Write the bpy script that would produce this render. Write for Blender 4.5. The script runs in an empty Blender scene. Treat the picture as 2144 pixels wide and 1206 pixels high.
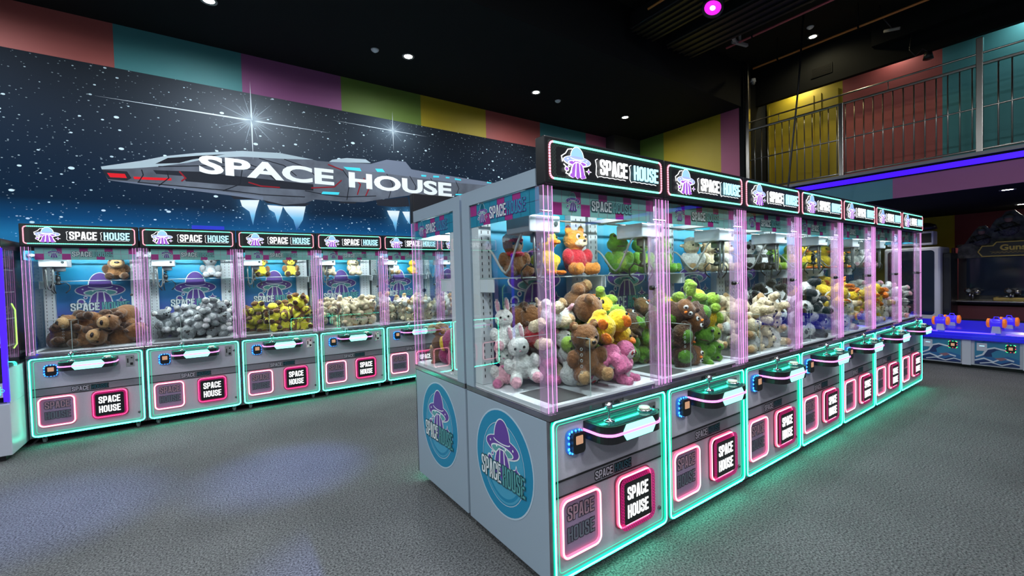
import bpy, bmesh, math, random
import numpy as np
from mathutils import Vector, Matrix
PI = math.pi
C = bpy.context.scene.collection
SC = bpy.context.scene
# ---------------------------------------------------------------- camera
def view_axes(yaw, pitch, roll):
    f = Vector((math.cos(pitch)*math.cos(yaw), math.cos(pitch)*math.sin(yaw), math.sin(pitch)))
    r = Vector((math.sin(yaw), -math.cos(yaw), 0)); u = r.cross(f)
    c, s = math.cos(roll), math.sin(roll)
    return c*r+s*u, -s*r+c*u, f
cd = bpy.data.cameras.new('camera'); cam = bpy.data.objects.new('camera', cd); C.objects.link(cam)
cr, cu, cf = view_axes(0.9607, -0.0253, -0.0266)
m = Matrix((cr, cu, -cf)).transposed().to_4x4(); m.translation = (0, 0, 1.48)
cam.matrix_world = m
cd.sensor_fit = 'HORIZONTAL'; cd.sensor_width = 36; cd.lens = 36*912.6/2144; cd.clip_start = .02; cd.clip_end = 100
SC.camera = cam
# ---------------------------------------------------------------- world, exposure
w = bpy.data.worlds.new('world'); SC.world = w; w.use_nodes = True
w.node_tree.nodes['Background'].inputs[0].default_value = (.50, .58, .72, 1)
w.node_tree.nodes['Background'].inputs[1].default_value = .17
SC.view_settings.view_transform = 'Standard'; SC.view_settings.look = 'None'
SC.view_settings.gamma = 1; SC.view_settings.use_curve_mapping = False
SC.view_settings.exposure = 0.0
cy = SC.cycles
cy.use_denoising = True; cy.max_bounces = 7; cy.diffuse_bounces = 3; cy.glossy_bounces = 4
cy.transmission_bounces = 4; cy.transparent_max_bounces = 48; cy.caustics_reflective = False; cy.caustics_refractive = False
cy.sample_clamp_indirect = 4; cy.sample_clamp_direct = 0
# ---------------------------------------------------------------- ceiling lamps of the hall, and added unseen fill lamps
def lamp(name, kind, loc, energy, color=(1, 1, 1), size=.1, aim=(0, 0, -1), spot=140, blend=.6):
    l = bpy.data.lights.new(name, kind); l.energy = energy; l.color = color
    if kind == 'AREA': l.shape = 'DISK'; l.size = size
    else: l.shadow_soft_size = size
    if kind == 'SPOT': l.spot_size = math.radians(spot); l.spot_blend = blend
    o = bpy.data.objects.new(name, l); C.objects.link(o); o.location = loc
    o.rotation_euler = Vector(aim).to_track_quat('-Z', 'Y').to_euler()
    return o
WARM = (1, .93, .82)
for x in (-4.3, -2.1, .126, 2.369, 4.59, 6.8):                       # row of downlights along the mural wall
    lamp('downlight_lamp', 'SPOT', (x, 5.66, 4.50), 190, (.9, .96, 1), .07, spot=178, blend=1)
for x, ys in ((-4.5, (2.5, -1, -4)), (-1.5, (.5, -3)), (2.5, (-.5, -3.5)), (5.5, (-2.5,))):                                              # unseen soft fill lamps, added below the high ceiling for brightness
    for y in ys:
        lamp('added_fill_lamp', 'AREA', (x, y, 5.2), 115, (.90, .96, 1), .5)
for p in ((8.42, 3.10, 5.32),): lamp('balcony_lamp', 'SPOT', p, 35, (1, .85, .5), .06, spot=165)
for p in ((8.96, 1.0, 2.44), (11.4, 1.11, 2.44), (10.2, 2.8, 2.44)): lamp('under_balcony_lamp', 'SPOT', p, 45, WARM, .05, spot=140)
for y, e, c in ((3.6, 34, (1, .95, .7)), (2.2, 10, (1, .9, .8)), (.7, 40, (.85, 1, 1))): lamp('wall_washer_lamp', 'SPOT', (9.1, y, 5.0), e, c, .06, spot=170, blend=1)
def par(loc, at, e, col, spot=20):
    lamp('party_lamp', 'SPOT', loc, e, col, .03, Vector(at)-Vector(loc), spot, 1)
par((2.5, 3.5, 5.1), (.462, 3.83, 0), 1500, (.25, .35, 1), 15)
par((2.5, 3.0, 5.1), (-1.05, 4.15, 0), 1700, (.2, .3, 1), 16)
par((2.5, 3.0, 5.1), (.58, 2.27, 0), 1000, (.25, .3, 1), 14)
par((6, .5, 5.1), (3.2, .35, 0), 700, (.9, .2, 1), 10)
# ---------------------------------------------------------------- materials
MATS = {}
def M(name, col=(.8, .8, .8), rough=.5, metal=0., emit=0., ecol=None, noise=0., nscale=30., bump=0., sheen=0., spec=.5, coat=0.):
    if name in MATS: return MATS[name]
    mt = bpy.data.materials.new(name); mt.use_nodes = True; nt = mt.node_tree; b = nt.nodes['Principled BSDF']
    b.inputs['Base Color'].default_value = (*col, 1); b.inputs['Roughness'].default_value = rough
    b.inputs['Metallic'].default_value = metal; b.inputs['Specular IOR Level'].default_value = spec
    if coat: b.inputs['Coat Weight'].default_value = coat
    if sheen: b.inputs['Sheen Weight'].default_value = sheen; b.inputs['Sheen Roughness'].default_value = .5
    if emit:
        b.inputs['Emission Color'].default_value = (*(ecol or col), 1); b.inputs['Emission Strength'].default_value = emit
    if noise or bump:
        tc = nt.nodes.new('ShaderNodeTexCoord'); nz = nt.nodes.new('ShaderNodeTexNoise')
        nz.inputs['Scale'].default_value = nscale; nz.inputs['Detail'].default_value = 4
        nt.links.new(tc.outputs['Object'], nz.inputs['Vector'])
        if noise:
            mx = nt.nodes.new('ShaderNodeMix'); mx.data_type = 'RGBA'
            mx.inputs[6].default_value = (*[c*(1-noise) for c in col], 1); mx.inputs[7].default_value = (*[min(1, c*(1+noise)) for c in col], 1)
            rp = nt.nodes.new('ShaderNodeMapRange'); rp.inputs[1].default_value = .3; rp.inputs[2].default_value = .7
            nt.links.new(nz.outputs['Fac'], rp.inputs[0]); nt.links.new(rp.outputs[0], mx.inputs[0]); nt.links.new(mx.outputs[2], b.inputs['Base Color'])
        if bump:
            bp = nt.nodes.new('ShaderNodeBump'); bp.inputs['Strength'].default_value = bump; bp.inputs['Distance'].default_value = .01
            nt.links.new(nz.outputs['Fac'], bp.inputs['Height']); nt.links.new(bp.outputs[0], b.inputs['Normal'])
    MATS[name] = mt; return mt
def GL(name, tint=(.97, .99, .98), ior=1.45, rough=.0, body=0., bcol=(1, 1, 1), bem=0.):
    if name in MATS: return MATS[name]
    mt = bpy.data.materials.new(name); mt.use_nodes = True; nt = mt.node_tree; nt.nodes.clear(); N = nt.nodes.new; L = nt.links.new
    out = N('ShaderNodeOutputMaterial'); tr = N('ShaderNodeBsdfTransparent'); tr.inputs[0].default_value = (*tint, 1)
    g = N('ShaderNodeBsdfGlossy'); g.inputs['Roughness'].default_value = rough; fr = N('ShaderNodeFresnel'); ge = N('ShaderNodeNewGeometry'); io = N('ShaderNodeMix'); io.inputs[2].default_value = ior; io.inputs[3].default_value = 1/ior; L(ge.outputs['Backfacing'], io.inputs[0]); L(io.outputs[0], fr.inputs[0])
    mx = N('ShaderNodeMixShader'); L(fr.outputs[0], mx.inputs[0]); src = tr.outputs[0]
    if body:
        d = N('ShaderNodeBsdfDiffuse'); d.inputs[0].default_value = (*bcol, 1); dd = d.outputs[0]
        if bem:
            e = N('ShaderNodeEmission'); e.inputs[0].default_value = (*bcol, 1); e.inputs[1].default_value = bem
            ad = N('ShaderNodeAddShader'); L(dd, ad.inputs[0]); L(e.outputs[0], ad.inputs[1]); dd = ad.outputs[0]
        m2 = N('ShaderNodeMixShader'); m2.inputs[0].default_value = body; L(tr.outputs[0], m2.inputs[1]); L(dd, m2.inputs[2]); src = m2.outputs[0]
    L(src, mx.inputs[1]); L(g.outputs[0], mx.inputs[2]); L(mx.outputs[0], out.inputs[0])
    MATS[name] = mt; return mt
def gradz(name, stops, z0, z1, rough=.4, axis=2, noise=0):
    if name in MATS: return MATS[name]
    mt = M(name, rough=rough); nt = mt.node_tree; N = nt.nodes.new; L = nt.links.new
    tc = N('ShaderNodeTexCoord'); sp = N('ShaderNodeSeparateXYZ'); mr = N('ShaderNodeMapRange'); cr_ = N('ShaderNodeValToRGB')
    L(tc.outputs['Object'], sp.inputs[0]); L(sp.outputs[axis], mr.inputs[0]); mr.inputs[1].default_value = z0; mr.inputs[2].default_value = z1
    el = cr_.color_ramp.elements
    while len(el) < len(stops): el.new(.5)
    for e, (p, c) in zip(el, stops): e.position = p; e.color = (*c, 1)
    L(mr.outputs[0], cr_.inputs[0]); L(cr_.outputs[0], nt.nodes['Principled BSDF'].inputs['Base Color'])
    return mt
# ---------------------------------------------------------------- mesh building
class B:
    """collects shapes into one bmesh"""
    def __init__(s): s.bm = bmesh.new()
    def _v(s, pts): return [s.bm.verts.new(p) for p in pts]
    def box(s, x0, x1, y0, y1, z0, z1, m=0, bev=0):
        v = s._v([(x, y, z) for x in (x0, x1) for y in (y0, y1) for z in (z0, z1)])
        F = [s.bm.faces.new([v[i] for i in q]) for q in ((0, 1, 3, 2), (4, 6, 7, 5), (0, 4, 5, 1), (2, 3, 7, 6), (0, 2, 6, 4), (1, 5, 7, 3))]
        for f in F: f.material_index = m
        if bev:
            es = set(e for f in F for e in f.edges)
            r = bmesh.ops.bevel(s.bm, geom=list(es), offset=bev, segments=2, affect='EDGES', profile=.5)
            for f in r['faces']: f.material_index = m
        return s
    def prism(s, pts, y0, y1, m=0, ms=None):                          # polygon in the x-z plane, thick from y0 (front) to y1
        a = s._v([(x, y0, z) for x, z in pts]); b = s._v([(x, y1, z) for x, z in pts]); n = len(pts)
        f = s.bm.faces.new(a); f.material_index = m; g = s.bm.faces.new(b[::-1]); g.material_index = m
        for i in range(n):
            q = s.bm.faces.new((a[i], b[i], b[(i+1) % n], a[(i+1) % n])); q.material_index = m if ms is None else ms
        return s
    def flat(s, pts, y, m=0):
        f = s.bm.faces.new(s._v([(x, y, z) for x, z in pts])); f.material_index = m; return s
    def band(s, pts, wd, y, m=0, closed=False, d=0.):                 # stroke of width wd along a path in the x-z plane; d > 0 makes it stand out by d
        n = len(pts); L_, R_ = [], []
        for i in range(n):
            p = Vector(pts[i])
            a = Vector(pts[i-1]) if (i or closed) else None; c = Vector(pts[(i+1) % n]) if (i < n-1 or closed) else None
            d1 = (p-a).normalized() if a is not None else None; d2 = (c-p).normalized() if c is not None else None
            if d1 is None: d1 = d2
            if d2 is None: d2 = d1
            t = (d1+d2)
            t = t.normalized() if t.length > 1e-6 else d1
            nn = Vector((-t.y, t.x)); k = 1/max(.35, nn.dot(Vector((-d1.y, d1.x))))
            L_.append(p+nn*wd/2*k); R_.append(p-nn*wd/2*k)
        vl = s._v([(q.x, y, q.y) for q in L_]); vr = s._v([(q.x, y, q.y) for q in R_])
        if d: bl = s._v([(q.x, y+d, q.y) for q in L_]); br = s._v([(q.x, y+d, q.y) for q in R_])
        for i in range(n if closed else n-1):
            j = (i+1) % n
            s.bm.faces.new((vl[i], vl[j], vr[j], vr[i])).material_index = m
            if d:
                s.bm.faces.new((vl[i], bl[i], bl[j], vl[j])).material_index = m; s.bm.faces.new((vr[j], br[j], br[i], vr[i])).material_index = m
        if d and not closed:
            s.bm.faces.new((vl[0], vr[0], br[0], bl[0])).material_index = m; s.bm.faces.new((vl[-1], bl[-1], br[-1], vr[-1])).material_index = m
        return s
    def tube(s, pts, r, n=8, m=0, closed=False, smooth=True):
        P = [Vector(p) for p in pts]; k = len(P); rings = []; up = None
        for i in range(k):
            a = P[i-1] if (i or closed) else P[i]; c = P[(i+1) % k] if (i < k-1 or closed) else P[i]
            t = (c-a).normalized()
            if up is None: up = t.orthogonal().normalized()
            else: up = (up-t*up.dot(t)).normalized()
            sd = t.cross(up); rr = r[i] if isinstance(r, (list, tuple)) else r
            rings.append(s._v([P[i]+up*math.cos(2*PI*q/n)*rr+sd*math.sin(2*PI*q/n)*rr for q in range(n)]))
        for i in range(k if closed else k-1):
            A, D = rings[i], rings[(i+1) % k]; off = 0
            if closed and i == k-1:
                off = min(range(n), key=lambda o: (A[0].co-D[o].co).length)
            for q in range(n):
                f = s.bm.faces.new((A[q], A[(q+1) % n], D[(q+1+off) % n], D[(q+off) % n])); f.material_index = m; f.smooth = smooth
        if not closed:
            s.bm.faces.new(rings[0][::-1]).material_index = m; s.bm.faces.new(rings[-1]).material_index = m
        return s
    def lathe(s, prof, c=(0, 0, 0), axis='z', n=20, m=0, smooth=True):  # profile of (radius, height)
        rings = []
        for r, h in prof:
            ring = []
            for q in range(n):
                a = 2*PI*q/n; x, y, z = r*math.cos(a), r*math.sin(a), h
                p = {'z': (x, y, z), 'y': (x, z, y), 'x': (z, x, y)}[axis]
                ring.append((c[0]+p[0], c[1]+p[1], c[2]+p[2]))
            rings.append(s._v(ring))
        for A, D in zip(rings, rings[1:]):
            for q in range(n):
                f = s.bm.faces.new((A[q], A[(q+1) % n], D[(q+1) % n], D[q])); f.material_index = m; f.smooth = smooth
        s.bm.faces.new(rings[0][::-1]).material_index = m; s.bm.faces.new(rings[-1]).material_index = m
        return s
    def ell(s, c, r, m=0, sub=2, rot=None):
        r = (r, r, r) if isinstance(r, (int, float)) else r
        g = bmesh.ops.create_icosphere(s.bm, subdivisions=sub, radius=1)
        for v in g['verts']:
            p = Vector((v.co.x*r[0], v.co.y*r[1], v.co.z*r[2]))
            if rot: p = rot @ p
            v.co = p+Vector(c)
        for f in set(f for v in g['verts'] for f in v.link_faces): f.material_index = m; f.smooth = True
        return s
    def mesh(s, name, fix=True):
        if fix: bmesh.ops.recalc_face_normals(s.bm, faces=s.bm.faces)
        me = bpy.data.meshes.new(name); s.bm.to_mesh(me); s.bm.free(); return me
def obj(name, b, mats, parent=None, loc=(0, 0, 0), rot=(0, 0, 0), label=None):
    me = b.mesh(name) if isinstance(b, B) else b
    if isinstance(b, B):
        for q in (mats if isinstance(mats, (list, tuple)) else [mats]): me.materials.append(q)
    o = bpy.data.objects.new(name, me); C.objects.link(o); o.location = loc; o.rotation_euler = rot
    if parent: o.parent = parent
    if label: o['label'] = label
    return o
def thing(name, label, cat, loc=(0, 0, 0), rotz=0, group=None):
    o = bpy.data.objects.new(name, None); C.objects.link(o); o.location = loc; o.rotation_euler = (0, 0, rotz); o.empty_display_size = .05
    return tag(o, label, cat, group)
def tag(o, label, cat, group=None):
    o['label'] = label; o['category'] = cat
    if group: o['group'] = group
    elif 'group' in o: del o['group']
    return o
def struct(name, b, mats): o = obj(name, b, mats); o['kind'] = 'structure'; return o
KIDS = {}
def tree_copy(root, loc, rotz=None, rot=None):
    """copy of a thing with copies of its parts and sub-parts"""
    if not KIDS or root.name not in KIDS: index_kids(root)
    def cp(o, par):
        c = o.copy(); C.objects.link(c); c.parent = par
        for ch in KIDS.get(o.name, ()): cp(ch, c)
        return c
    r = cp(root, None); r.location = loc
    if rotz is not None: r.rotation_euler = (0, 0, rotz)
    if rot is not None: r.rotation_euler = rot
    return r
def index_kids(root):
    def walk(o):
        KIDS[o.name] = list(o.children)
        for ch in KIDS[o.name]: walk(ch)
    walk(root)
def rr(x0, x1, z0, z1, r, n=5):                                       # rounded rectangle in the x-z plane
    p = []
    for cx, cz, a0 in ((x1-r, z1-r, 0), (x0+r, z1-r, 90), (x0+r, z0+r, 180), (x1-r, z0+r, 270)):
        for i in range(n+1):
            a = math.radians(a0+90*i/n); p.append((cx+r*math.cos(a), cz+r*math.sin(a)))
    return p
def oval(cx, cz, rx, rz, n=24, a0=0, a1=360):
    k = n if a1-a0 >= 360 else n+1
    return [(cx+rx*math.cos(math.radians(a0+(a1-a0)*i/n)), cz+rz*math.sin(math.radians(a0+(a1-a0)*i/n))) for i in range(k)]
# ---------------------------------------------------------------- condensed block lettering (the letters of SPACE HOUSE)
def _arc(path, r=.11):                                               # rounds the inner corners of a centre line
    out = [path[0]]
    for a, p, c in zip(path, path[1:], path[2:]):
        a, p, c = Vector(a), Vector(p), Vector(c); u = (a-p); v = (c-p); k = min(r, u.length/2, v.length/2); u.normalize(); v.normalize()
        for i in range(4):
            t = i/3; q = (1-t)**2*(p+u*k)+2*t*(1-t)*p+t*t*(p+v*k); out.append((q.x, q.y))
    out.append(path[-1]); return out
def glyph(ch, t):
    a = t/2; l, r, b, u = a, .5-a, a, 1-a
    if ch == 'S': return [_arc([(r, .64), (r, u), (l, u), (l, .60), (r, .42), (r, b), (l, b), (l, .36)])]
    if ch == 'P': return [[(l, 0), (l, 1)], _arc([(l, u), (r, u), (r, .42), (l, .42)])]
    if ch == 'A': return [[(a*.9, 0), (.21, 1)], [(.5-a*.9, 0), (.29, 1)], [(.12, .26), (.38, .26)]]
    if ch == 'C': return [_arc([(r, .62), (r, u), (l, u), (l, b), (r, b), (r, .38)])]
    if ch == 'E': return [[(l, 0), (l, 1)], [(l, u), (.46, u)], [(l, .52), (.42, .52)], [(l, b), (.46, b)]]
    if ch == 'H': return [[(l, 0), (l, 1)], [(r, 0), (r, 1)], [(l, .5), (r, .5)]]
    if ch == 'O':
        return [('c', rr(l, r, b, u, .12, 3))]
    if ch == 'U': return [_arc([(l, 1), (l, b), (r, b), (r, 1)])]
    return []
def letters(b, text, x, z, h, wd, y, m, t=.155, mo=None, o=.05, d=0., dy=.0006, slant=0.):
    """text from x, baseline z, height h, total width wd; mo draws a border of width o behind each letter; d stands the letters out"""
    adv = .58; tot = sum(.3 if c == ' ' else adv for c in text)-.08; sx = wd/tot; cx = 0
    for c in text:
        if c == ' ': cx += .3; continue
        for st in glyph(c, t):
            closed = isinstance(st, tuple); pts = st[1] if closed else st
            f = lambda e: [(x+(cx+px)*sx+slant*pz*h, z+pz*h) for px, pz in e]
            k = (sx+h)/2
            # stroke widths follow the mean of both scales
            if mo is not None:
                q = f(pts)
                if not closed:
                    A, D = Vector(q[0]), Vector(q[1]); A = A-(D-A).normalized()*o*k; E_, G = Vector(q[-1]), Vector(q[-2]); E_ = E_+(E_-G).normalized()*o*k
                    q = [tuple(A)]+q[1:-1]+[tuple(E_)]
                b.band(q, (t*min(sx/h*1.0, 1.3)*h)+2*o*k, y+dy, mo, closed)
            b.band(f(pts), t*min(sx/h, 1.3)*h, y, m, closed, d)
        cx += adv
    return b
# ---------------------------------------------------------------- saucer emblem
def emblem(b, cx, cz, s, y, ix, e=.0005, v=1.):
    """cx, cz centre of the brim; s the brim's width; ix: outline, brim, dome, under, ray, gap, dot material slots"""
    P = lambda pts: [(cx+p*s, cz+q*s*v) for p, q in pts]
    def ray(k): return [(-.30*k-.0, -.50)]+[(-.22*k+0, -.30), (-.19*k, -.14), (-.12*k, -.03), (0, .02), (.12*k, -.03), (.19*k, -.14), (.22*k, -.30), (.30*k, -.50), (.17, -.56), (.08, -.50), (0, -.58), (-.08, -.50), (-.17, -.56)]
    b.flat(P(ray(1.12)), y+6*e, ix[0])
    b.flat(P(oval(0, .025, .525, .185)), y+5.8*e, ix[0])
    b.flat(P(oval(0, .14, .258, .38, 24, 0, 180)+[(-.258, .05), (.258, .05)]), y+5.6*e, ix[0])
    b.flat(P(oval(0, .14, .235, .36, 24, 0, 180)+[(-.235, .05), (.235, .05)]), y+5*e, ix[2])
    b.flat(P(oval(0, .03, .50, .165)), y+4*e, ix[1])
    b.band(P(oval(0, .13, .25, .05, 16, 180, 360)), .02*s, y+3.5*e, ix[0])
    b.flat(P(oval(0, -.04, .35, .095)), y+3*e, ix[0])
    b.flat(P(oval(0, -.045, .32, .075)), y+2.6*e, ix[3])
    b.flat(P(ray(1.0)), y+2*e, ix[4])
    for q in (-1, 1):
        b.flat(P([(q*.045, -.02), (q*.070, -.02), (q*.12, -.5), (q*.075, -.5)]), y+e, ix[5])
    b.band(P([(-.25, -.42), (-.22, -.22), (-.17, -.1), (-.08, -.02), (.08, -.02), (.17, -.1), (.22, -.22), (.25, -.42)]), .022*s, y+.7*e, ix[0])
    for px, pz in ((-.36, .05), (-.16, .0), (.12, .0), (.34, .05)): b.flat(P(oval(px, pz+.01, .022, .022, 8)), y+e, ix[6])
    b.flat(P(oval(-.40, -.28, .085, .085, 14)), y+4*e, ix[0]); b.flat(P(oval(-.40, -.28, .055, .055, 12)), y+3*e, ix[4])
    b.flat(P(oval(-.31, -.17, .045, .045, 10)), y+4*e, ix[0]); b.flat(P(oval(-.31, -.17, .025, .025, 8)), y+3*e, ix[4])
    for k, i, q in ((.12, ix[0], 4), (.08, ix[4], 3)):
        b.flat(P([(.42+math.cos(a)*k*(1 if j % 2 == 0 else .38), -.27+math.sin(a)*k*(1 if j % 2 == 0 else .38)) for j, a in enumerate([i_*PI/4 for i_ in range(8)])]), y+q*e, i)
    return b
# ---------------------------------------------------------------- shared materials
m_white = M('white_enamel', (.31, .39, .47), .35); m_inwhite = M('white_interior', (.78, .82, .86), .5)
m_grey = M('grey_front_panel', (.56, .52, .60), .42, .10, noise=.05, nscale=200)
m_black = M('black_plastic', (.012, .012, .014), .35); m_dark = M('dark_seam', (.004, .004, .005), .5)
m_chrome = M('chrome', (.75, .76, .78), .12, 1.); m_steel = M('brushed_counter_steel', (.36, .36, .39), .16, .9, noise=.25, nscale=9)
m_neon = M('green_neon_tube', (.02, .6, .4), .4, emit=1.0, ecol=(.0, .66, .40)); m_ncore = M('green_neon_core', (.1, .8, .6), .4, emit=14, ecol=(.05, 1, .62)); m_pinkn = M('pink_neon_tube', (.9, .2, .35), .4, emit=1.0, ecol=(1, .16, .30)); m_pcore = M('pink_neon_core', (.9, .6, .7), .4, emit=3.2, ecol=(1, .48, .55))
m_purp = M('magenta_light_line', (.9, .3, .9), .4, emit=1.9, ecol=(1, .22, .82)); m_cyan = M('cyan_light_panel', (.3, .9, .8), .4, emit=1.5, ecol=(.33, 1, .86))
m_ledg = M('green_header_led', (.1, .8, .5), .4, emit=2.2, ecol=(.18, 1, .62)); m_ledr = M('red_header_led', (.9, .3, .3), .4, emit=1.9, ecol=(1, .3, .40))
m_litw = M('lit_white', (.9, .9, .9), .4, emit=1.15, ecol=(1, 1, 1)); m_litb = M('lit_pale_blue', (.5, .8, .9), .4, emit=1.0, ecol=(.42, .86, 1))
m_litl = M('lit_lilac', (.4, .45, .8), .4, emit=.70, ecol=(.30, .38, .95)); m_litp = M('lit_purple', (.4, .15, .6), .4, emit=.7, ecol=(.26, .04, .50))
m_lits = M('lit_sky', (.3, .5, .8), .4, emit=.8, ecol=(.26, .52, .95))
m_pw = M('print_white', (.80, .86, .88), .5); m_pp = M('print_purple', (.13, .055, .33), .5); m_pt = M('print_teal', (.10, .36, .37), .5)
m_pd = M('print_dark_teal', (.02, .10, .13), .5); m_plil = M('print_lilac', (.35, .30, .60), .5); m_pink = M('print_magenta', (.48, .03, .27), .5)
m_tile = M('print_aqua_tile', (.30, .66, .62), .5); m_btile = M('print_blue_tile', (.02, .29, .46), .5); m_disc = M('disc_blue', (.012, .24, .42), .4); m_disc2 = M('disc_light_blue', (.06, .34, .52), .4)
m_ring = M('disc_rim_white', (.45, .58, .68), .4)
g_pane = GL('clear_glass', (.965, .985, .98), 1.45); g_acr = GL('clear_acrylic', (.95, .97, .97), 1.45)
g_post = GL('pink_lit_acrylic', (.96, .90, .97), 1.4, .08, .14, (.80, .62, .85), .12)
m_pline = M('post_light_line', (.9, .4, .9), .4, emit=.9, ecol=(1, .34, .88))
g_edge = GL('acrylic_edge', (.8, .9, .9), 1.45, .1, .5, (.8, .9, .88))
g_door = GL('smoked_prize_door', (.85, .75, .86), 1.3, .2, .40, (.60, .46, .66))
m_board = gradz('backboard_print_lit_top', [(0, (.10, .045, .28)), (.25, (.10, .08, .38)), (.48, (.02, .17, .45)), (.8, (.012, .36, .66)), (1, (.04, .60, .78))], .88, 1.86)  # purple-to-blue print, with the lamp's bright cyan top put into the colour
m_lampin = M('cabinet_lamp', (1, 1, 1), .5, emit=100, ecol=(.86, .97, 1)); m_hose = M('grey_hose', (.10, .10, .10), .35)
m_orange = M('orange_print', (.8, .25, .02), .5); m_screen = M('reader_screen', (.3, .15, .1), .4, emit=.45, ecol=(1, .55, .3))
m_bluel = M('blue_reader_led', (.1, .4, 1), .4, emit=3.0, ecol=(.03, .28, 1)); m_rubber = M('rubber', (.03, .03, .03), .6)
def meshmat(name, a, b_, sc, em):                                     # crossed wires over a lit ground
    mt = M(name, a, .5); nt = mt.node_tree; N = nt.nodes.new; L = nt.links.new; tc = N('ShaderNodeTexCoord'); bs = nt.nodes['Principled BSDF']
    sp = N('ShaderNodeSeparateXYZ'); L(tc.outputs['Object'], sp.inputs[0]); pr = None; os_ = []
    for sg in (1, -1):
        ad = N('ShaderNodeMath'); ad.operation = 'MULTIPLY_ADD'; L(sp.outputs[2], ad.inputs[0]); ad.inputs[1].default_value = sg*1.0; L(sp.outputs[0], ad.inputs[2])
        mu = N('ShaderNodeMath'); mu.operation = 'MULTIPLY'; L(ad.outputs[0], mu.inputs[0]); mu.inputs[1].default_value = sc
        fr = N('ShaderNodeMath'); fr.operation = 'FRACT'; L(mu.outputs[0], fr.inputs[0])
        gt = N('ShaderNodeMath'); gt.operation = 'LESS_THAN'; L(fr.outputs[0], gt.inputs[0]); gt.inputs[1].default_value = .2; os_.append(gt)
    mx = N('ShaderNodeMath'); mx.operation = 'MAXIMUM'; L(os_[0].outputs[0], mx.inputs[0]); L(os_[1].outputs[0], mx.inputs[1])
    mc = N('ShaderNodeMix'); mc.data_type = 'RGBA'; mc.inputs[6].default_value = (*a, 1); mc.inputs[7].default_value = (*b_, 1)
    L(mx.outputs[0], mc.inputs[0]); L(mc.outputs[2], bs.inputs['Base Color'])
    if em: L(mc.outputs[2], bs.inputs['Emission Color']); bs.inputs['Emission Strength'].default_value = em
    return mt
g_mag = GL('magenta_lit_acrylic', (1, .25, .55), 1.3, .2, .5, (.85, .02, .26), .55)
m_hmesh = meshmat('dark_header_mesh', (.008, .010, .010), (.03, .045, .04), 60, 0)
m_speak = meshmat('speaker_strip', (.30, .28, .33), (.07, .07, .09), 160, 0)
def slab(b, pts, z0, z1, m=0):                                       # polygon in plan, from z0 to z1
    a = b._v([(x, y, z0) for x, y in pts]); c = b._v([(x, y, z1) for x, y in pts]); n = len(pts)
    b.bm.faces.new(a[::-1]).material_index = m; b.bm.faces.new(c).material_index = m
    for i in range(n): b.bm.faces.new((a[i], a[(i+1) % n], c[(i+1) % n], c[i])).material_index = m
    return b
def plan_round(x0, x1, y0, y1, r, n=6):                              # back corners square, front corners (y0) rounded
    p = [(x1, y1), (x0, y1)]
    for cx, a0 in ((x0+r, 180), (x1-r, 270)):
        for i in range(n+1):
            a = math.radians(a0+90*i/n); p.append((cx+r*math.cos(a), y0+r+r*math.sin(a)))
    return p
W_, D_ = .85, .742
def banner(b, x0, x1, z0, z1, y, cols, seed, mt=0, mm=1, ml=2):
    rn = random.Random(seed); cw = (x1-x0)/cols; hh = (z1-z0)/2
    pk = {(0, 0), (2, 1), (5, 1), (8, 1), (7, 0), (cols-1, 1), (3, 0)} if cols > 9 else {(0, 1), (2, 0), (4, 1), (6, 1), (5, 0)}
    for i in range(cols):
        for j in range(2):
            m = mm if (i, j) in pk else mt
            b.flat([(x0+i*cw, z0+j*hh), (x0+(i+1)*cw, z0+j*hh), (x0+(i+1)*cw, z0+(j+1)*hh), (x0+i*cw, z0+(j+1)*hh)], y, m)
        if i: b.flat([(x0+i*cw-.0012, z0), (x0+i*cw+.0012, z0), (x0+i*cw+.0012, z1), (x0+i*cw-.0012, z1)], y-.0005, ml)
    b.flat([(x0, z0+hh-.0012), (x1, z0+hh-.0012), (x1, z0+hh+.0012), (x0, z0+hh+.0012)], y-.0005, ml)
    b.box(x0, x1, y+.0003, y+.002, z0, z1, mt)
PRINT = [m_pw, m_pp, m_pp, m_pt, m_pp, m_pw, m_pw]                    # outline, brim, dome, under, ray, gap, dot
LIT = [m_litw, m_litl, m_lits, m_litp, m_litp, m_litw, m_litw]
def side_decal(parent, name, loc, rot, build, mats): return obj(name, build, mats, parent, loc, rot)
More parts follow.
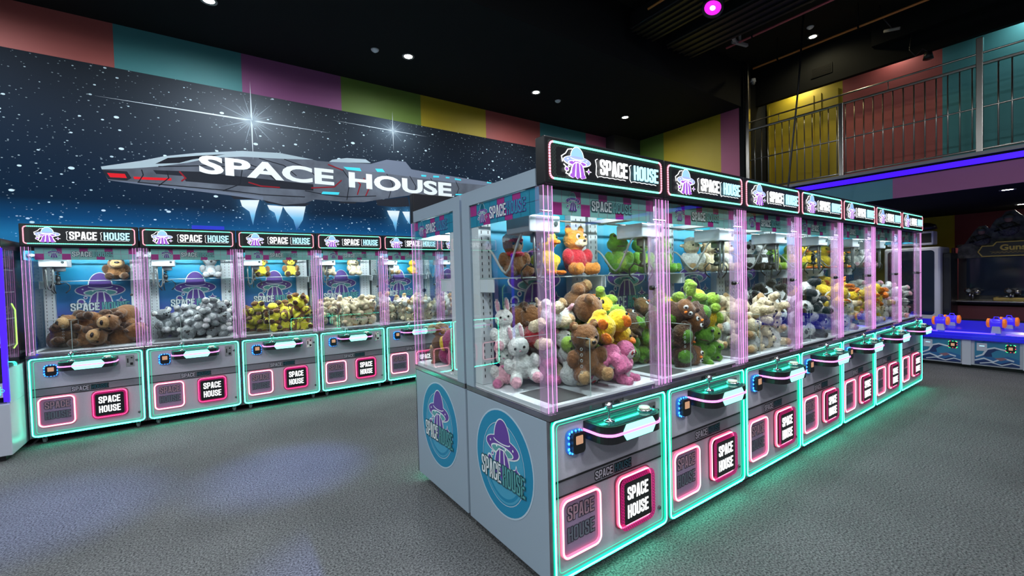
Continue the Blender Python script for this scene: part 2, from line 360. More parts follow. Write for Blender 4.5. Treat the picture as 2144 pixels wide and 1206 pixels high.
def claw_machine():
    t = thing('claw_machine', '', 'claw machine')
    # lower cabinet
    b = B(); b.box(0, W_, .008, D_, .075, .826, 0, .004); b.flat(rr(.014, W_-.014, .09, .818, .02), .0075, 1)
    for pts in ([(.0, .075), (.014, .075), (.014, .826), (0, .826)], [(W_-.014, .075), (W_, .075), (W_, .826), (W_-.014, .826)], [(.014, .075), (W_-.014, .075), (W_-.014, .086), (.014, .086)]):
        b.prism(pts, -.006, .008, 2)
    for z in (.534, .461): b.box(.03, .815, .001, .009, z-.003, z+.003, 3)
    obj('cabinet', b, [m_white, m_grey, m_steel, m_dark], t)
    b = B(); b.band(rr(.0195, W_-.0195, .089, .822, .026), .015, -.012, 0, True, .012); b.band(rr(.0195, W_-.0195, .089, .822, .026), .0085, -.0135, 1, True, .0015); b.box(.05, W_-.05, -.011, -.003, .0800, .0812, 2); nf = obj('neon_frame', b, [m_neon, m_ncore, M('added_floor_glow', (.1, .8, .6), .4, emit=55, ecol=(.02, 1, .58))], t)  # hidden bar under the tube is added to cast green on the floor
    b = B(); b.tube([(x, -.004, z) for x, z in rr(.047, W_-.047, .112, .80, .02)], .0022, 5, 0, True); obj('inner_light_line', b, M('dim_green_line', (.05, .5, .35), .4, emit=.7, ecol=(.08, .9, .55)), nf)
    b = B(); b.box(.03, .815, .004, .009, .4645, .5305, 0); sp = obj('speaker_strip', b, m_speak, t)
    b = B(); letters(b, 'SPACE', .295, .476, .040, .125, .003, 0, mo=1, o=.12); letters(b, 'HOUSE', .435, .476, .040, .125, .003, 2, mo=1, o=.12); obj('lettering', b, [m_grey, m_dark, m_pd], sp)
    b = B(); b.box(-.001, W_+.001, -.014, D_, .827, .856, 0, .003); b.box(0, W_, -.016, D_, .8255, .8285, 1); ct = obj('counter_trim', b, [m_steel, m_dark], t)
    b = B(); letters(b, 'SPACE HOUSE', .335, .834, .015, .16, -.0150, 0); obj('lettering', b, [m_dark], ct)
    # prize door
    b = B(); b.prism(rr(.066, .311, .172, .441, .03), .0005, .007, 0); pd = obj('prize_door', b, g_door, t)
    b = B(); b.band(rr(.066, .311, .172, .441, .036), .0145, -.012, 0, True, .014); b.band(rr(.066, .311, .172, .441, .036), .0085, -.0135, 1, True, .0015); obj('neon_border', b, [m_pinkn, m_pcore], pd)
    b = B(); letters(b, 'SPACE', .105, .335, .068, .175, -.001, 0, mo=1, o=.07); letters(b, 'HOUSE', .105, .235, .068, .175, -.001, 2, mo=1, o=.07)
    obj('lettering', b, [M('door_letter_rose', (.40, .24, .30), .5), M('door_letter_outline', (.05, .045, .07), .5), M('door_letter_slate', (.14, .16, .20), .5)], pd)
    # lit sign
    b = B(); b.prism(rr(.432, .708, .172, .448, .035), .002, .007, 0); ls = obj('lit_sign', b, M('sign_back_rose', (.25, .06, .12), .5), t)
    b = B(); b.prism(rr(.462, .678, .202, .418, .012), -.030, .003, 0); obj('dark_panel', b, m_black, ls)
    b = B(); p = rr(.442, .696, .182, .438, .036); b.band(p, .012, -.012, 0, True, .012); b.band(p, .007, -.0135, 1, True, .0015)
    obj('neon_border', b, [m_pinkn, m_pcore], ls)
    b = B(); q = rr(.447, .691, .187, .433, .030, 3); b.band(q, .026, -.033, 0, True, .002); q = q+[q[0]]; k = 0
    for a, c in zip(q, q[1:]):
        a, c = Vector(a), Vector(c); l = (c-a).length; n_ = max(1, round(l/.016)); u = (c-a)/l; w_ = Vector((-u.y, u.x))*.013
        for i in range(n_):
            s0, s1 = a+(c-a)*i/n_, a+(c-a)*(i+1)/n_
            b.band([tuple(s0-w_), tuple(s1+w_)], .0014, -.0335, 1); b.band([tuple(s0+w_), tuple(s1-w_)], .0014, -.0336, 1)
    obj('mesh_frame', b, [g_mag, m_black], ls)
    b = B(); letters(b, 'SPACE', .487, .325, .068, .165, -.0325, 0, t=.17, d=.0015); letters(b, 'HOUSE', .487, .232, .068, .165, -.0325, 0, t=.17, d=.0015); obj('lettering', b, m_litw, ls)
    # control box
    b = B(); slab(b, plan_round(.225, .642, -.150, .006, .07), .700, .782, 0); slab(b, plan_round(.24, .628, -.138, .0, .06), .782, .7835, 1); cb = obj('control_box', b, [m_black, M('teal_lit_tray', (.05, .30, .27), .08, .7)], t)  # dark glass tray; the neon's teal light is put into its colour
    b = B(); slab(b, plan_round(.221, .646, -.1545, .004, .072), .7365, .7475, 0); obj('light_band', b, m_purp, cb)
    b = B(); b.prism([(.350, .779), (.540, .779), (.562, .7485), (.328, .7485)], -.1525, -.149, 0); b.prism([(.328, .7355), (.562, .7355), (.540, .704), (.350, .704)], -.1525, -.149, 0); obj('lit_hexagon', b, m_cyan, cb)
    b = B(); b.lathe([(.001, .7835), (.028, .7835), (.028, .789), (.008, .792), (.0055, .80), (.0055, .835), (.009, .838), (.019, .848), (.0195, .858), (.014, .870), (.002, .874)], (.315, -.075, 0), n=16); obj('joystick', b, m_chrome, cb)
    b = B(); b.lathe([(.001, .7835), (.040, .7835), (.040, .791), (.030, .795), (.030, .793)], (.575, -.075, 0)); b.lathe([(.001, .793), (.028, .793), (.027, .803), (.002, .806)], (.575, -.075, 0), m=1); obj('push_button', b, [m_chrome, M('button_white', (.7, .72, .6), .3, emit=.25)], cb)
    # card reader
    b = B(); b.prism(rr(.108, .208, .645, .757, .025), -.006, .007, 1); b.prism(rr(.126, .202, .652, .750, .018), -.030, -.006, 0); cr_ = obj('card_reader', b, [m_black, M('clear_blue_bezel', (.05, .15, .4), .2, emit=.25, ecol=(.02, .2, 1))], t)
    b = B()
    for x, z in rr(.114, .204, .651, .752, .022, 2)+[(.116, .70), (.116, .675), (.116, .727), (.160, .752), (.160, .650), (.203, .70)]: b.ell((x, -.010, z), (.006, .004, .0075), 0, 1)
    obj('light_ring', b, m_bluel, cr_)
    b = B(); b.prism(rr(.142, .186, .695, .735, .004), -.0315, -.030, 0); obj('screen', b, m_screen, cr_)
    b = B(); b.prism(rr(.702, .764, .664, .776, .004), -.001, .007, 0); b.box(.712, .722, -.002, -.001, .70, .745, 1); b.prism(oval(.748, .75, .008, .008, 10), -.003, -.001, 1); b.box(.735, .757, -.002, -.001, .675, .70, 1); obj('coin_plate', b, [m_chrome, m_dark], t)
    for x, z in ((.787, .722), (.788, .176)):
        b = B(); b.lathe([(.001, 0), (.0115, 0), (.0115, -.008), (.009, -.010), (.001, -.010)], (x, .007, z), 'y', 14); b.box(x-.0015, x+.0015, -.004, -.0025, z-.006, z+.006, 1); obj('lock', b, [m_steel, m_dark], t)
    # casters
    for x in (.08, W_-.08):
        for y in (.08, D_-.09):
            b = B(); b.lathe([(.001, -.011), (.027, -.011), (.0295, -.006), (.0295, .006), (.027, .011), (.001, .011)], (x, y, .0295), 'x', 16, 2)
            b.box(x-.017, x-.013, y-.012, y+.028, .02, .068, 1, .001); b.box(x+.013, x+.017, y-.012, y+.028, .02, .068, 1, .001); b.box(x-.025, x+.025, y-.02, y+.035, .066, .0755, 1); b.box(x-.010, x+.010, y+.028, y+.055, .05, .056, 1)
            obj('caster', b, [m_rubber, m_chrome, M('caster_wheel', (.25, .26, .28), .4)], t)
    # upper housing
    b = B(); b.box(0, W_, .045, D_, 1.955, 1.966, 0); b.box(.0, W_, .655, D_, .856, 1.955, 0); b.box(.004, W_-.004, .05, .655, 1.895, 1.906, 1)
    b.box(0, .012, .045, .656, 1.888, 1.956, 0); b.box(W_-.012, W_, .045, .656, 1.888, 1.956, 0); b.box(.012, W_-.012, .03, .05, 1.888, 1.956, 2); b.box(.014, W_-.014, .042, .048, 1.850, 1.895, 2); b.box(.013, .018, .048, .14, 1.862, 1.895, 0); b.box(W_-.018, W_-.013, .048, .14, 1.862, 1.895, 0)
    obj('upper_housing', b, [m_white, m_inwhite, m_black], t)
    b = B(); b.box(.012, W_-.012, .02, .655, .857, .880, 0); obj('play_floor', b, m_inwhite, t)
    for x0, x1 in ((.012, .095), (.705, W_-.012)):
        b = B(); b.box(x0, x1, .58, .655, .881, 1.894, 0, .003)
        for z in np.arange(.92, 1.88, .035):
            for xx in ((x0+x1)/2-.022, (x0+x1)/2+.022): b.box(xx-.002, xx+.002, .578, .581, z, z+.017, 1)
        obj('shelf_column', b, [m_inwhite, m_black], t)
    b = B(); b.box(.095, .705, .635, .654, .881, 1.894, 0); bb = obj('backboard', b, m_board, t)
    b = B(); emblem(b, .445, 1.445, .40, .630, list(range(7))); obj('saucer_emblem', b, PRINT, bb)
    b = B(); letters(b, 'SPACE', .20, 1.235, .085, .235, .628, 0, mo=1, o=.055); letters(b, 'HOUSE', .452, 1.235, .085, .235, .628, 2, mo=1, o=.055); obj('lettering', b, [m_pw, m_pd, m_pt], bb)
    b = B(); b.box(.013, W_-.013, .42, .577, 1.470, 1.478, 0, .002); b.box(.014, .02, .44, .577, 1.40, 1.47, 1); b.box(W_-.02, W_-.014, .44, .577, 1.40, 1.47, 1); obj('shelf', b, [g_edge, m_inwhite], t)
    b = B(); b.box(.10, .75, .06, .11, 1.882, 1.8945, 0); obj('ceiling_lamp', b, m_lampin, t)
    # glass
    b = B(); b.box(.062, W_-.062, .022, .027, .870, 1.888, 0); gf = obj('front_glass', b, g_pane, t)
    b = B(); b.box(.062, W_-.062, .018, .032, .857, .869, 0); b.box(.0625, .0665, .018, .0215, .87, 1.886, 1); obj('glass_channel', b, [m_chrome, g_edge], gf)
    b = B(); b.lathe([(.001, 0), (.013, 0), (.013, -.02), (.008, -.026), (.001, -.026)], (.770, .022, 1.40), 'y', 14); b.lathe([(.001, -.026), (.005, -.026), (.005, -.04), (.001, -.04)], (.770, .022, 1.40), 'y', 10, 1); obj('door_lock', b, [m_black, m_chrome], gf)
    b = B(); b.box(.003, .008, .062, .654, .870, 1.888, 0); obj('side_glass', b, g_pane, t)
    for x0 in (.002, W_-.058):
        b = B(); b.box(x0, x0+.056, -.004, .056, .857, 1.887, 0, .006); cp = obj('corner_post', b, g_post, t)
        for k, (xx, yy) in enumerate(((x0+.003, -.0045), (x0+.028, -.006), (x0+.0535, -.0045))):
            b = B(); b.box(xx-.0012, xx+.0012, yy, yy+.0025, .862, 1.884, 0); obj('light_line', b, m_pline, cp)
    b = B(); banner(b, .085, .822, 1.764, 1.880, .036, 12, 1); bn = obj('front_banner', b, [m_tile, m_pink, M('tile_line_rose', (.5, .25, .42), .5)], t)
    b = B(); emblem(b, .215, 1.832, .085, .031, list(range(7)), .0003); letters(b, 'SPACE', .34, 1.795, .050, .145, .032, 0, t=.17, mo=7, o=.07); letters(b, 'HOUSE', .495, 1.795, .050, .145, .032, 2, t=.17, mo=7, o=.04)
    obj('lettering', b, PRINT[:2]+[M('print_mid_teal', (.20, .50, .50), .5)]+PRINT[3:]+[m_pd], bn)
    # header
    b = B(); b.box(.002, W_-.002, -.020, .044, 1.889, 2.10, 0, .006); b.flat(rr(.022, W_-.022, 1.905, 2.085, .01), -.0206, 1); hd = obj('header_box', b, [m_black, m_hmesh], t)
    b = B(); p = rr(.030, W_-.030, 1.914, 2.076, .022, 4); L = []
    P = p+[p[0]]; acc = 0
    for a, c in zip(P, P[1:]):
        a, c = Vector(a), Vector(c); l = (c-a).length; k = max(1, round(l/.0125))
        for i in range(k):
            q0 = a+(c-a)*(i+.12)/k; q1 = a+(c-a)*(i+.88)/k; mid = (q0+q1)/2
            b.band([tuple(q0), tuple(q1)], .0088, -.0245, 1 if (mid.x < .058 or mid.x > W_-.058) else 0, False, .003)
    obj('led_border', b, [m_ledg, m_ledr], hd)
    b = B(); b.flat(rr(.070, W_-.07, 1.932, 2.058, .01), -.0212, 0); obj('sign_ground', b, m_black, hd)
    b = B(); emblem(b, .190, 2.000, .168, -.034, list(range(7)), .0008, .80); b.band([(.105, 1.995), (.10, 2.02), (.125, 2.035), (.14, 2.055), (.165, 2.06)], .004, -.0235, 0, False, .002)
    b.band([(.112, 1.985), (.135, 1.97), (.125, 1.945), (.15, 1.94)], .004, -.0235, 0, False, .002); obj('saucer_emblem', b, LIT, hd)
    b = B(); letters(b, 'SPACE', .338, 1.960, .074, .200, -.033, 0, t=.16, d=.004); letters(b, 'HOUSE', .585, 1.960, .074, .200, -.033, 1, t=.16, d=.004)
    for x0 in (.318, .562): b.band([(x0+.012, 2.035), (x0-.002, 2.028), (x0+.004, 2.0), (x0, 1.96), (x0+.012, 1.946)], .003, -.0235, 0, False, .002)
    for x0 in (.335, .58): b.band([(x0+i*.0195, 1.951+(.003 if i % 2 else 0)) for i in range(11)], .0028, -.0235, 0, False, .002)
    obj('lettering', b, [m_litw, m_litb], hd)
    # gantry and claw
    b = B()
    for y in (.16, .42): b.tube([(.013, y, 1.800), (W_-.013, y, 1.800)], .0065, 8)
    b.box(.02, .045, .10, .50, 1.80, 1.825, 1); b.box(W_-.045, W_-.02, .10, .50, 1.80, 1.825, 1); gr = obj('gantry_rail', b, [m_chrome, m_inwhite], t)
    b = B(); b.box(.07, .27, .19, .39, 1.700, 1.785, 0, .006); b.lathe([(.001, .70), (.045, .70), (.045, .66), (.03, .655), (.001, .655)], (.20, .28, 1.0), m=0); b.prism(oval(.24, 1.745, .012, .012, 12), .185, .19, 1); ca = obj('claw_carriage', b, [M('carriage_grey', (.42, .43, .47), .4), m_black], t)
    b = B(); b.tube([(.185, .28, 1.66), (.185, .28, 1.60)], .006, 6); b.lathe([(.001, 1.61), (.018, 1.61), (.020, 1.57), (.012, 1.555), (.024, 1.54), (.024, 1.525), (.001, 1.52)], (.185, .28, 0), n=12, m=1)
    for a in (20, 140, 260):
        ux, uy = math.cos(math.radians(a)), math.sin(math.radians(a))
        b.tube([(.185+ux*r, .28+uy*r, z) for r, z in ((.02, 1.53), (.055, 1.545), (.085, 1.51), (.082, 1.47), (.05, 1.435))], .005, 6, 1)
    b.tube([(.185+.016*math.cos(k*.9), .28+.016*math.sin(k*.9), 1.655-.0035*k) for k in range(16)], .0035, 5, 1); obj('claw', b, [m_chrome, m_black], ca)
    def hang(x0, z0, x1, z1, zl, y, n=12):
        xm = (x0+x1)/2; o_ = []
        for i in range(n+1):
            u = i/n; a = PI*u
            if u < .5: z = zl+(z0-zl)*(1-math.sin(a))**1.6
            else: z = zl+(z1-zl)*(1-math.sin(a))**1.6
            o_.append((xm-(x1-x0)/2*math.cos(a), y, z))
        return o_
    b = B(); b.tube([(.09-.045*i/12, .25+.30*i/12, 1.50+(.21 if i < 6 else .14)*abs(math.cos(PI*i/12))**1.7) for i in range(13)], .0065, 7); obj('hose', b, M('pale_hose', (.45, .45, .43), .4), ca)
    b = B(); b.tube(hang(.115, 1.70, .165, 1.70, 1.475, .215), .0065, 7); obj('hose', b, m_hose, ca)
    # prize chute
    b = B(); b.box(.065, .310, .322, .326, .881, 1.165, 0); b.box(.306, .310, .034, .322, .881, 1.165, 0)
    for q in ((.306, .311, .034, .326, 1.163, 1.166), (.065, .31, .3215, .3265, 1.163, 1.166), (.3055, .3105, .3215, .3265, .881, 1.166), (.3055, .3105, .034, .036, .881, 1.166)): b.box(*q, 1)
    for i in range(5): b.band(oval(.25, 1.12-i*.028, .007, .007, 10), .002, .0335, 1, True, .002)
    b.box(.07, .30, .05, .31, .8805, .8815, 2); obj('prize_chute', b, [g_acr, g_edge, m_hose], t)
    return t
# ---------------------------------------------------------------- plush toys
def fur(name, c): return M('plush_'+name, c, .95, 0, noise=.22, nscale=70, bump=.9, sheen=.35, spec=.15)
F = dict(brown=fur('brown', (.20, .085, .03)), dbrown=fur('dark_brown', (.07, .03, .015)), tan=fur('tan', (.45, .27, .12)), cream=fur('cream', (.74, .60, .40)), white=fur('white', (.78, .76, .74)),
         grey=fur('grey', (.20, .21, .225)), lgrey=fur('light_grey', (.52, .52, .54)), black=fur('black', (.015, .015, .017)), yellow=fur('yellow', (.85, .55, .02)), lemon=fur('lemon', (.80, .68, .05)),
         green=fur('green', (.10, .27, .02)), lime=fur('lime', (.25, .40, .04)), orange=fur('orange', (.85, .20, .01)), pink=fur('pink', (.66, .17, .34)), lpink=fur('light_pink', (.80, .42, .50)), red=fur('red', (.42, .02, .03)), teal=fur('teal', (.02, .35, .38)), fox=fur('fox_orange', (.80, .30, .05)), magenta=fur('magenta', (.35, .02, .12)))
m_eye = M('toy_eye', (.01, .01, .01), .08); m_eyew = M('toy_eye_white', (.8, .8, .8), .3); m_nose = M('toy_nose', (.02, .015, .015), .2)
def plush(name, spec, parts):
    """spec: (centre, radii, fur) of the blended body; parts: (part name, centre, radii, material)"""
    mats = []
    for _, _, c in spec:
        if c not in mats: mats.append(c)
    b = B()
    for c, r, col in spec: b.ell(c, r, 0, 3)
    me = b.mesh('raw'); o = bpy.data.objects.new('raw', me); C.objects.link(o)
    md = o.modifiers.new('r', 'REMESH'); md.mode = 'VOXEL'; md.voxel_size = .0072
    sm = o.modifiers.new('s', 'SMOOTH'); sm.factor = .6; sm.iterations = 3
    dg = bpy.context.evaluated_depsgraph_get(); dg.update()
    nm = bpy.data.meshes.new_from_object(o.evaluated_get(dg)); bpy.data.objects.remove(o)
    nm.materials.clear()
    for c in mats: nm.materials.append(F[c])
    rn = np.random.RandomState(len(name)*7+1)
    co = np.empty(len(nm.vertices)*3); nm.vertices.foreach_get('co', co); co = co.reshape(-1, 3)
    no = np.array([v.normal[:] for v in nm.vertices]); co = co+no*rn.normal(0, .0011, (len(co), 1)); nm.vertices.foreach_set('co', co.ravel())
    ctr = np.array([p.center[:] for p in nm.polygons]); best = np.full(len(ctr), 9e9); idx = np.zeros(len(ctr), int)
    for c, r, col in spec:
        r3 = np.array([r]*3 if isinstance(r, (int, float)) else r); d = np.linalg.norm((ctr-np.array(c))/r3, axis=1)
        k = d < best; best[k] = d[k]; idx[k] = mats.index(col)
    nm.polygons.foreach_set('material_index', idx.astype(np.int32)); nm.polygons.foreach_set('use_smooth', np.ones(len(ctr), bool)); nm.update()
    t = thing(name, '', 'plush toy'); bo = bpy.data.objects.new('body', nm); C.objects.link(bo); bo.parent = t
    for pn, c, r, mm in parts:
        b = B(); b.ell(c, r, 0, 2); obj(pn, b, F.get(mm) if isinstance(mm, str) else mm, t)
    t['k'] = 1; del t['k']
    return t
def limbs(arm, leg, foot=None, lay=0):
    foot = foot or leg; o = []
    for s in (-1, 1):
        o += [((s*.072, -.022, -.020), (.030, .030, .044), arm), ((s*.052, -.060, -.088), (.033, .048, .033), leg), ((s*.058, -.098, -.085), (.030, .020, .033), foot)]
    return o
def eyes(y=-.060, z=.078, x=.024, r=.0075, white=False):
    o = []
    for s in (-1, 1):
        if white: o.append(('eye_patch', (s*x, y+.004, z), (r*2.0, r*.9, r*2.2), m_eyew if white is True else white))
        o.append(('eye', (s*x, y-.002, z), (r, r*.9, r), m_eye))
    return o
BODY, HEAD = (0, 0, -.045), (0, -.004, .068)
def bear(name, c, muz, belly=None, ear=None, shirt=None, nose=m_nose, hr=.066):
    s = [(BODY, (.068, .060, .075), shirt or c), ((0, -.020, -.055), (.050, .047, .055), belly or shirt or c), (HEAD, (hr, hr*.92, hr*.92), c), ((0, -.058, .055), (.030, .024, .023), muz)]+limbs(shirt or c, c, muz)
    s += [((q*.052, .004, .124), (.024, .014, .024), ear or c) for q in (-1, 1)]
    return plush(name, s, eyes()+[('nose', (0, -.083, .062), (.011, .007, .008), nose)]+[('ear_lining', (q*.052, -.008, .124), (.014, .006, .014), muz) for q in (-1, 1)])
T = {}
T['brown bear'] = bear('bear_plush', 'brown', 'tan')
T['red shirt bear'] = bear('bear_plush', 'cream', 'cream', shirt='red', ear='cream')
T['cap bear'] = plush('bear_plush', [(BODY, (.068, .06, .075), 'brown'), (HEAD, (.062, .058, .058), 'brown'), ((0, 0, .100), (.064, .060, .040), 'white'), ((0, -.052, .090), (.045, .032, .012), 'red'), ((0, -.02, .012), (.058, .055, .018), 'red'), ((0, -.055, .055), (.028, .022, .02), 'tan')]+limbs('brown', 'brown'), eyes(z=.07)+[('cap_button', (0, .0, .139), (.012, .012, .006), 'red')])
T['capybara'] = plush('capybara_plush', [((0, .03, -.035), (.085, .105, .078), 'brown'), ((0, -.055, .035), (.062, .066, .056), 'brown'), ((0, -.105, .030), (.046, .036, .040), 'tan')]+limbs('dbrown', 'brown', 'dbrown')+[((q*.045, -.02, .092), (.017, .012, .017), 'dbrown') for q in (-1, 1)], [('eye', (q*.045, -.093, .060), .0075, m_eye) for q in (-1, 1)]+[('nose', (0, -.139, .040), (.020, .008, .011), m_nose)])
T['koala'] = plush('koala_plush', [(BODY, (.064, .058, .072), 'grey'), ((0, -.028, -.05), (.042, .040, .05), 'lgrey'), (HEAD, (.064, .058, .058), 'grey')]+limbs('grey', 'grey', 'lgrey')+[((q*.074, .0, .104), (.034, .018, .034), 'grey') for q in (-1, 1)]+[((q*.076, -.014, .104), (.022, .012, .022), 'white') for q in (-1, 1)], eyes()+[('nose', (0, -.062, .066), (.012, .011, .020), m_nose)])
T['monkey'] = plush('monkey_plush', [(BODY, (.064, .058, .07), 'lemon'), (HEAD, (.066, .06, .06), 'brown'), ((0, -.042, .058), (.045, .026, .036), 'lemon'), ((0, 0, .105), (.056, .052, .032), 'lemon')]+limbs('brown', 'lemon', 'dbrown')+[((q*.068, .0, .072), (.02, .012, .022), 'brown') for q in (-1, 1)], eyes(z=.072, y=-.064)+[('nose', (0, -.070, .052), (.008, .005, .005), m_nose)])
T['puppy'] = plush('puppy_plush', [(BODY, (.066, .058, .074), 'cream'), (HEAD, (.062, .058, .056), 'cream'), ((0, -.058, .052), (.034, .032, .026), 'cream')]+limbs('cream', 'cream', 'cream')+[((q*.066, .0, .056), (.018, .026, .044), 'tan') for q in (-1, 1)], eyes(y=-.056, z=.084)+[('nose', (0, -.090, .060), (.014, .009, .010), m_nose)])
T['lamb'] = plush('lamb_plush', [(BODY, (.068, .062, .074), 'white'), (HEAD, (.060, .054, .056), 'cream'), ((0, .008, .112), (.048, .042, .030), 'white'), ((0, -.05, .052), (.028, .022, .022), 'cream')]+limbs('white', 'cream', 'tan')+[((q*.070, .0, .076), (.032, .014, .016), 'cream') for q in (-1, 1)], eyes(y=-.052)+[('nose', (0, -.071, .056), (.008, .004, .006), 'lpink')])
T['panda'] = plush('panda_plush', [(BODY, (.068, .060, .074), 'white'), (HEAD, (.068, .062, .060), 'white'), ((0, .004, .0), (.072, .06, .026), 'black')]+limbs('black', 'black')+[((q*.052, .004, .124), (.023, .015, .023), 'black') for q in (-1, 1)]+[((q*.027, -.050, .076), (.020, .014, .024), 'black') for q in (-1, 1)], eyes(y=-.063, z=.078, x=.026, r=.006, white=m_eyew)[1::2]+[('nose', (0, -.068, .056), (.010, .005, .007), m_nose)])
T['duck'] = plush('duck_plush', [((0, .01, -.048), (.070, .076, .070), 'yellow'), (HEAD, (.060, .056, .058), 'yellow'), ((0, .084, -.03), (.026, .03, .020), 'yellow'), ((0, -.070, .056), (.034, .030, .013), 'orange')]+[((q*.072, .006, -.035), (.018, .042, .032), 'yellow') for q in (-1, 1)]+[((q*.036, -.072, -.104), (.030, .034, .013), 'orange') for q in (-1, 1)], eyes(y=-.050, z=.086, x=.028))
T['turtle'] = plush('turtle_plush', [((0, .02, -.035), (.082, .060, .080), 'green'), ((0, -.020, -.040), (.060, .045, .062), 'yellow'), (HEAD, (.054, .050, .050), 'lime')]+limbs('lime', 'lime')+[((0, .052, -.03), (.07, .03, .068), 'green')], eyes(y=-.048, z=.080)+[('shell_rim', (0, .03, -.036), (.088, .012, .086), 'lime')])
T['frog'] = plush('frog_plush', [(BODY, (.068, .060, .070), 'green'), ((0, -.026, -.05), (.045, .04, .05), 'lime'), (HEAD, (.072, .056, .050), 'green')]+limbs('green', 'green')+[((q*.036, -.012, .118), .024, 'green') for q in (-1, 1)], [('eye', (q*.036, -.034, .122), .010, m_eye) for q in (-1, 1)]+[('mouth', (0, -.056, .054), (.034, .006, .004), 'dbrown')])
T['brown owl'] = plush('owl_plush', [((0, 0, -.02), (.074, .064, .092), 'dbrown'), ((0, -.028, -.045), (.048, .042, .060), 'green'), ((0, -.01, .065), (.066, .056, .050), 'brown')]+[((q*.045, .0, .115), (.016, .012, .022), 'dbrown') for q in (-1, 1)]+[((q*.074, 0, -.03), (.018, .036, .055), 'dbrown') for q in (-1, 1)], eyes(y=-.062, z=.075, white=True)+[('beak', (0, -.068, .058), (.008, .010, .012), 'orange')])
T['sloth'] = plush('sloth_plush', [(BODY, (.066, .058, .082), 'pink'), ((0, -.028, -.05), (.044, .040, .058), 'white'), (HEAD, (.060, .058, .062), 'pink'), ((0, -.030, .064), (.046, .036, .044), 'white')]+limbs('pink', 'pink', 'pink'), eyes(y=-.064, z=.074, x=.020, r=.006, white=F['red'])+[('nose', (0, -.068, .056), (.009, .005, .006), m_nose)])
T['bunny'] = plush('bunny_plush', [(BODY, (.062, .056, .070), 'white'), (HEAD, (.058, .054, .056), 'white')]+limbs('white', 'white', 'lpink')+[((q*.030, .006, .150), (.018, .011, .052), 'white') for q in (-1, 1)], eyes(y=-.050, z=.080)+[('nose', (0, -.056, .064), (.007, .004, .005), 'lpink')]+[('ear_lining', (q*.030, -.004, .150), (.011, .004, .040), 'lpink') for q in (-1, 1)])
T['pink bunny'] = plush('bunny_plush', [(BODY, (.062, .056, .070), 'lpink'), (HEAD, (.058, .054, .056), 'white')]+limbs('white', 'lpink', 'pink')+[((q*.045, .006, .125), (.022, .012, .030), 'lpink') for q in (-1, 1)], eyes(y=-.050, z=.080)+[('nose', (0, -.056, .064), (.007, .004, .005), 'pink'), ('bow', (0, -.052, .012), (.026, .010, .011), 'pink')])
T['white cat'] = plush('cat_plush', [(BODY, (.066, .058, .072), 'white'), (HEAD, (.064, .056, .056), 'white'), ((0, .03, -.03), (.06, .05, .05), 'lgrey')]+limbs('white', 'white', 'lpink')+[((q*.044, .0, .116), (.017, .012, .026), 'lpink') for q in (-1, 1)], eyes(y=-.054)+[('nose', (0, -.060, .064), (.006, .004, .004), 'lpink')])
T['fox'] = plush('fox_plush', [(BODY, (.066, .058, .074), 'red'), (HEAD, (.068, .060, .056), 'fox'), ((0, -.048, .050), (.040, .028, .024), 'cream')]+limbs('red', 'fox', 'fox')+[((q*.046, .0, .122), (.022, .012, .030), 'fox') for q in (-1, 1)], eyes(y=-.058, z=.084, white=True)+[('nose', (0, -.078, .060), (.010, .006, .007), m_nose)])
T['parrot'] = plush('parrot_plush', [(BODY, (.066, .060, .080), 'magenta'), (HEAD, (.058, .054, .056), 'magenta'), ((0, -.030, -.04), (.044, .040, .056), 'yellow'), ((0, -.060, .056), (.018, .026, .020), 'orange')]+[((q*.070, .006, -.035), (.018, .036, .050), 'yellow') for q in (-1, 1)]+[((q*.034, -.062, -.112), (.026, .030, .013), 'orange') for q in (-1, 1)], eyes(y=-.048, z=.084, white=True))
WORDS = {'brown bear': 'brown teddy bear plush', 'red shirt bear': 'cream teddy bear plush in a dark red shirt', 'cap bear': 'brown bear plush in a red and white cap', 'capybara': 'big brown capybara plush', 'koala': 'grey koala plush with white chest and ears',
         'monkey': 'yellow and brown monkey plush', 'puppy': 'cream puppy plush with drooping tan ears', 'lamb': 'white and cream lamb plush', 'panda': 'black and white panda plush', 'duck': 'yellow duck plush with orange beak', 'turtle': 'green turtle plush with yellow belly',
         'frog': 'green frog plush', 'brown owl': 'dark brown and green owl plush', 'sloth': 'pink sloth plush with white face', 'bunny': 'white bunny plush with long pink-lined ears', 'pink bunny': 'pale pink bunny plush with bow', 'white cat': 'white cat plush with pink ears', 'fox': 'orange fox plush in a red shirt', 'parrot': 'magenta and yellow parrot plush'}
for k in T: index_kids(T[k])
USED = set()
def put_toy(kind, pos, q, scale, label, group, bare=False):
    src = T[kind]
    if bare:                                                          # far away: body with its face only
        t = src.copy(); C.objects.link(t)
        for ch in KIDS[src.name]:
            if ch.name.split('.')[0] in ('body', 'eye', 'nose', 'eye_patch') and (bare < 2 or ch.name.split('.')[0] == 'body'):
                c = ch.copy(); C.objects.link(c); c.parent = t
    else: t = tree_copy(src, pos)
    t.location = pos; t.rotation_mode = 'QUATERNION'; t.rotation_quaternion = q; t.scale = (scale,)*3
    return tag(t, label, 'plush toy', group)
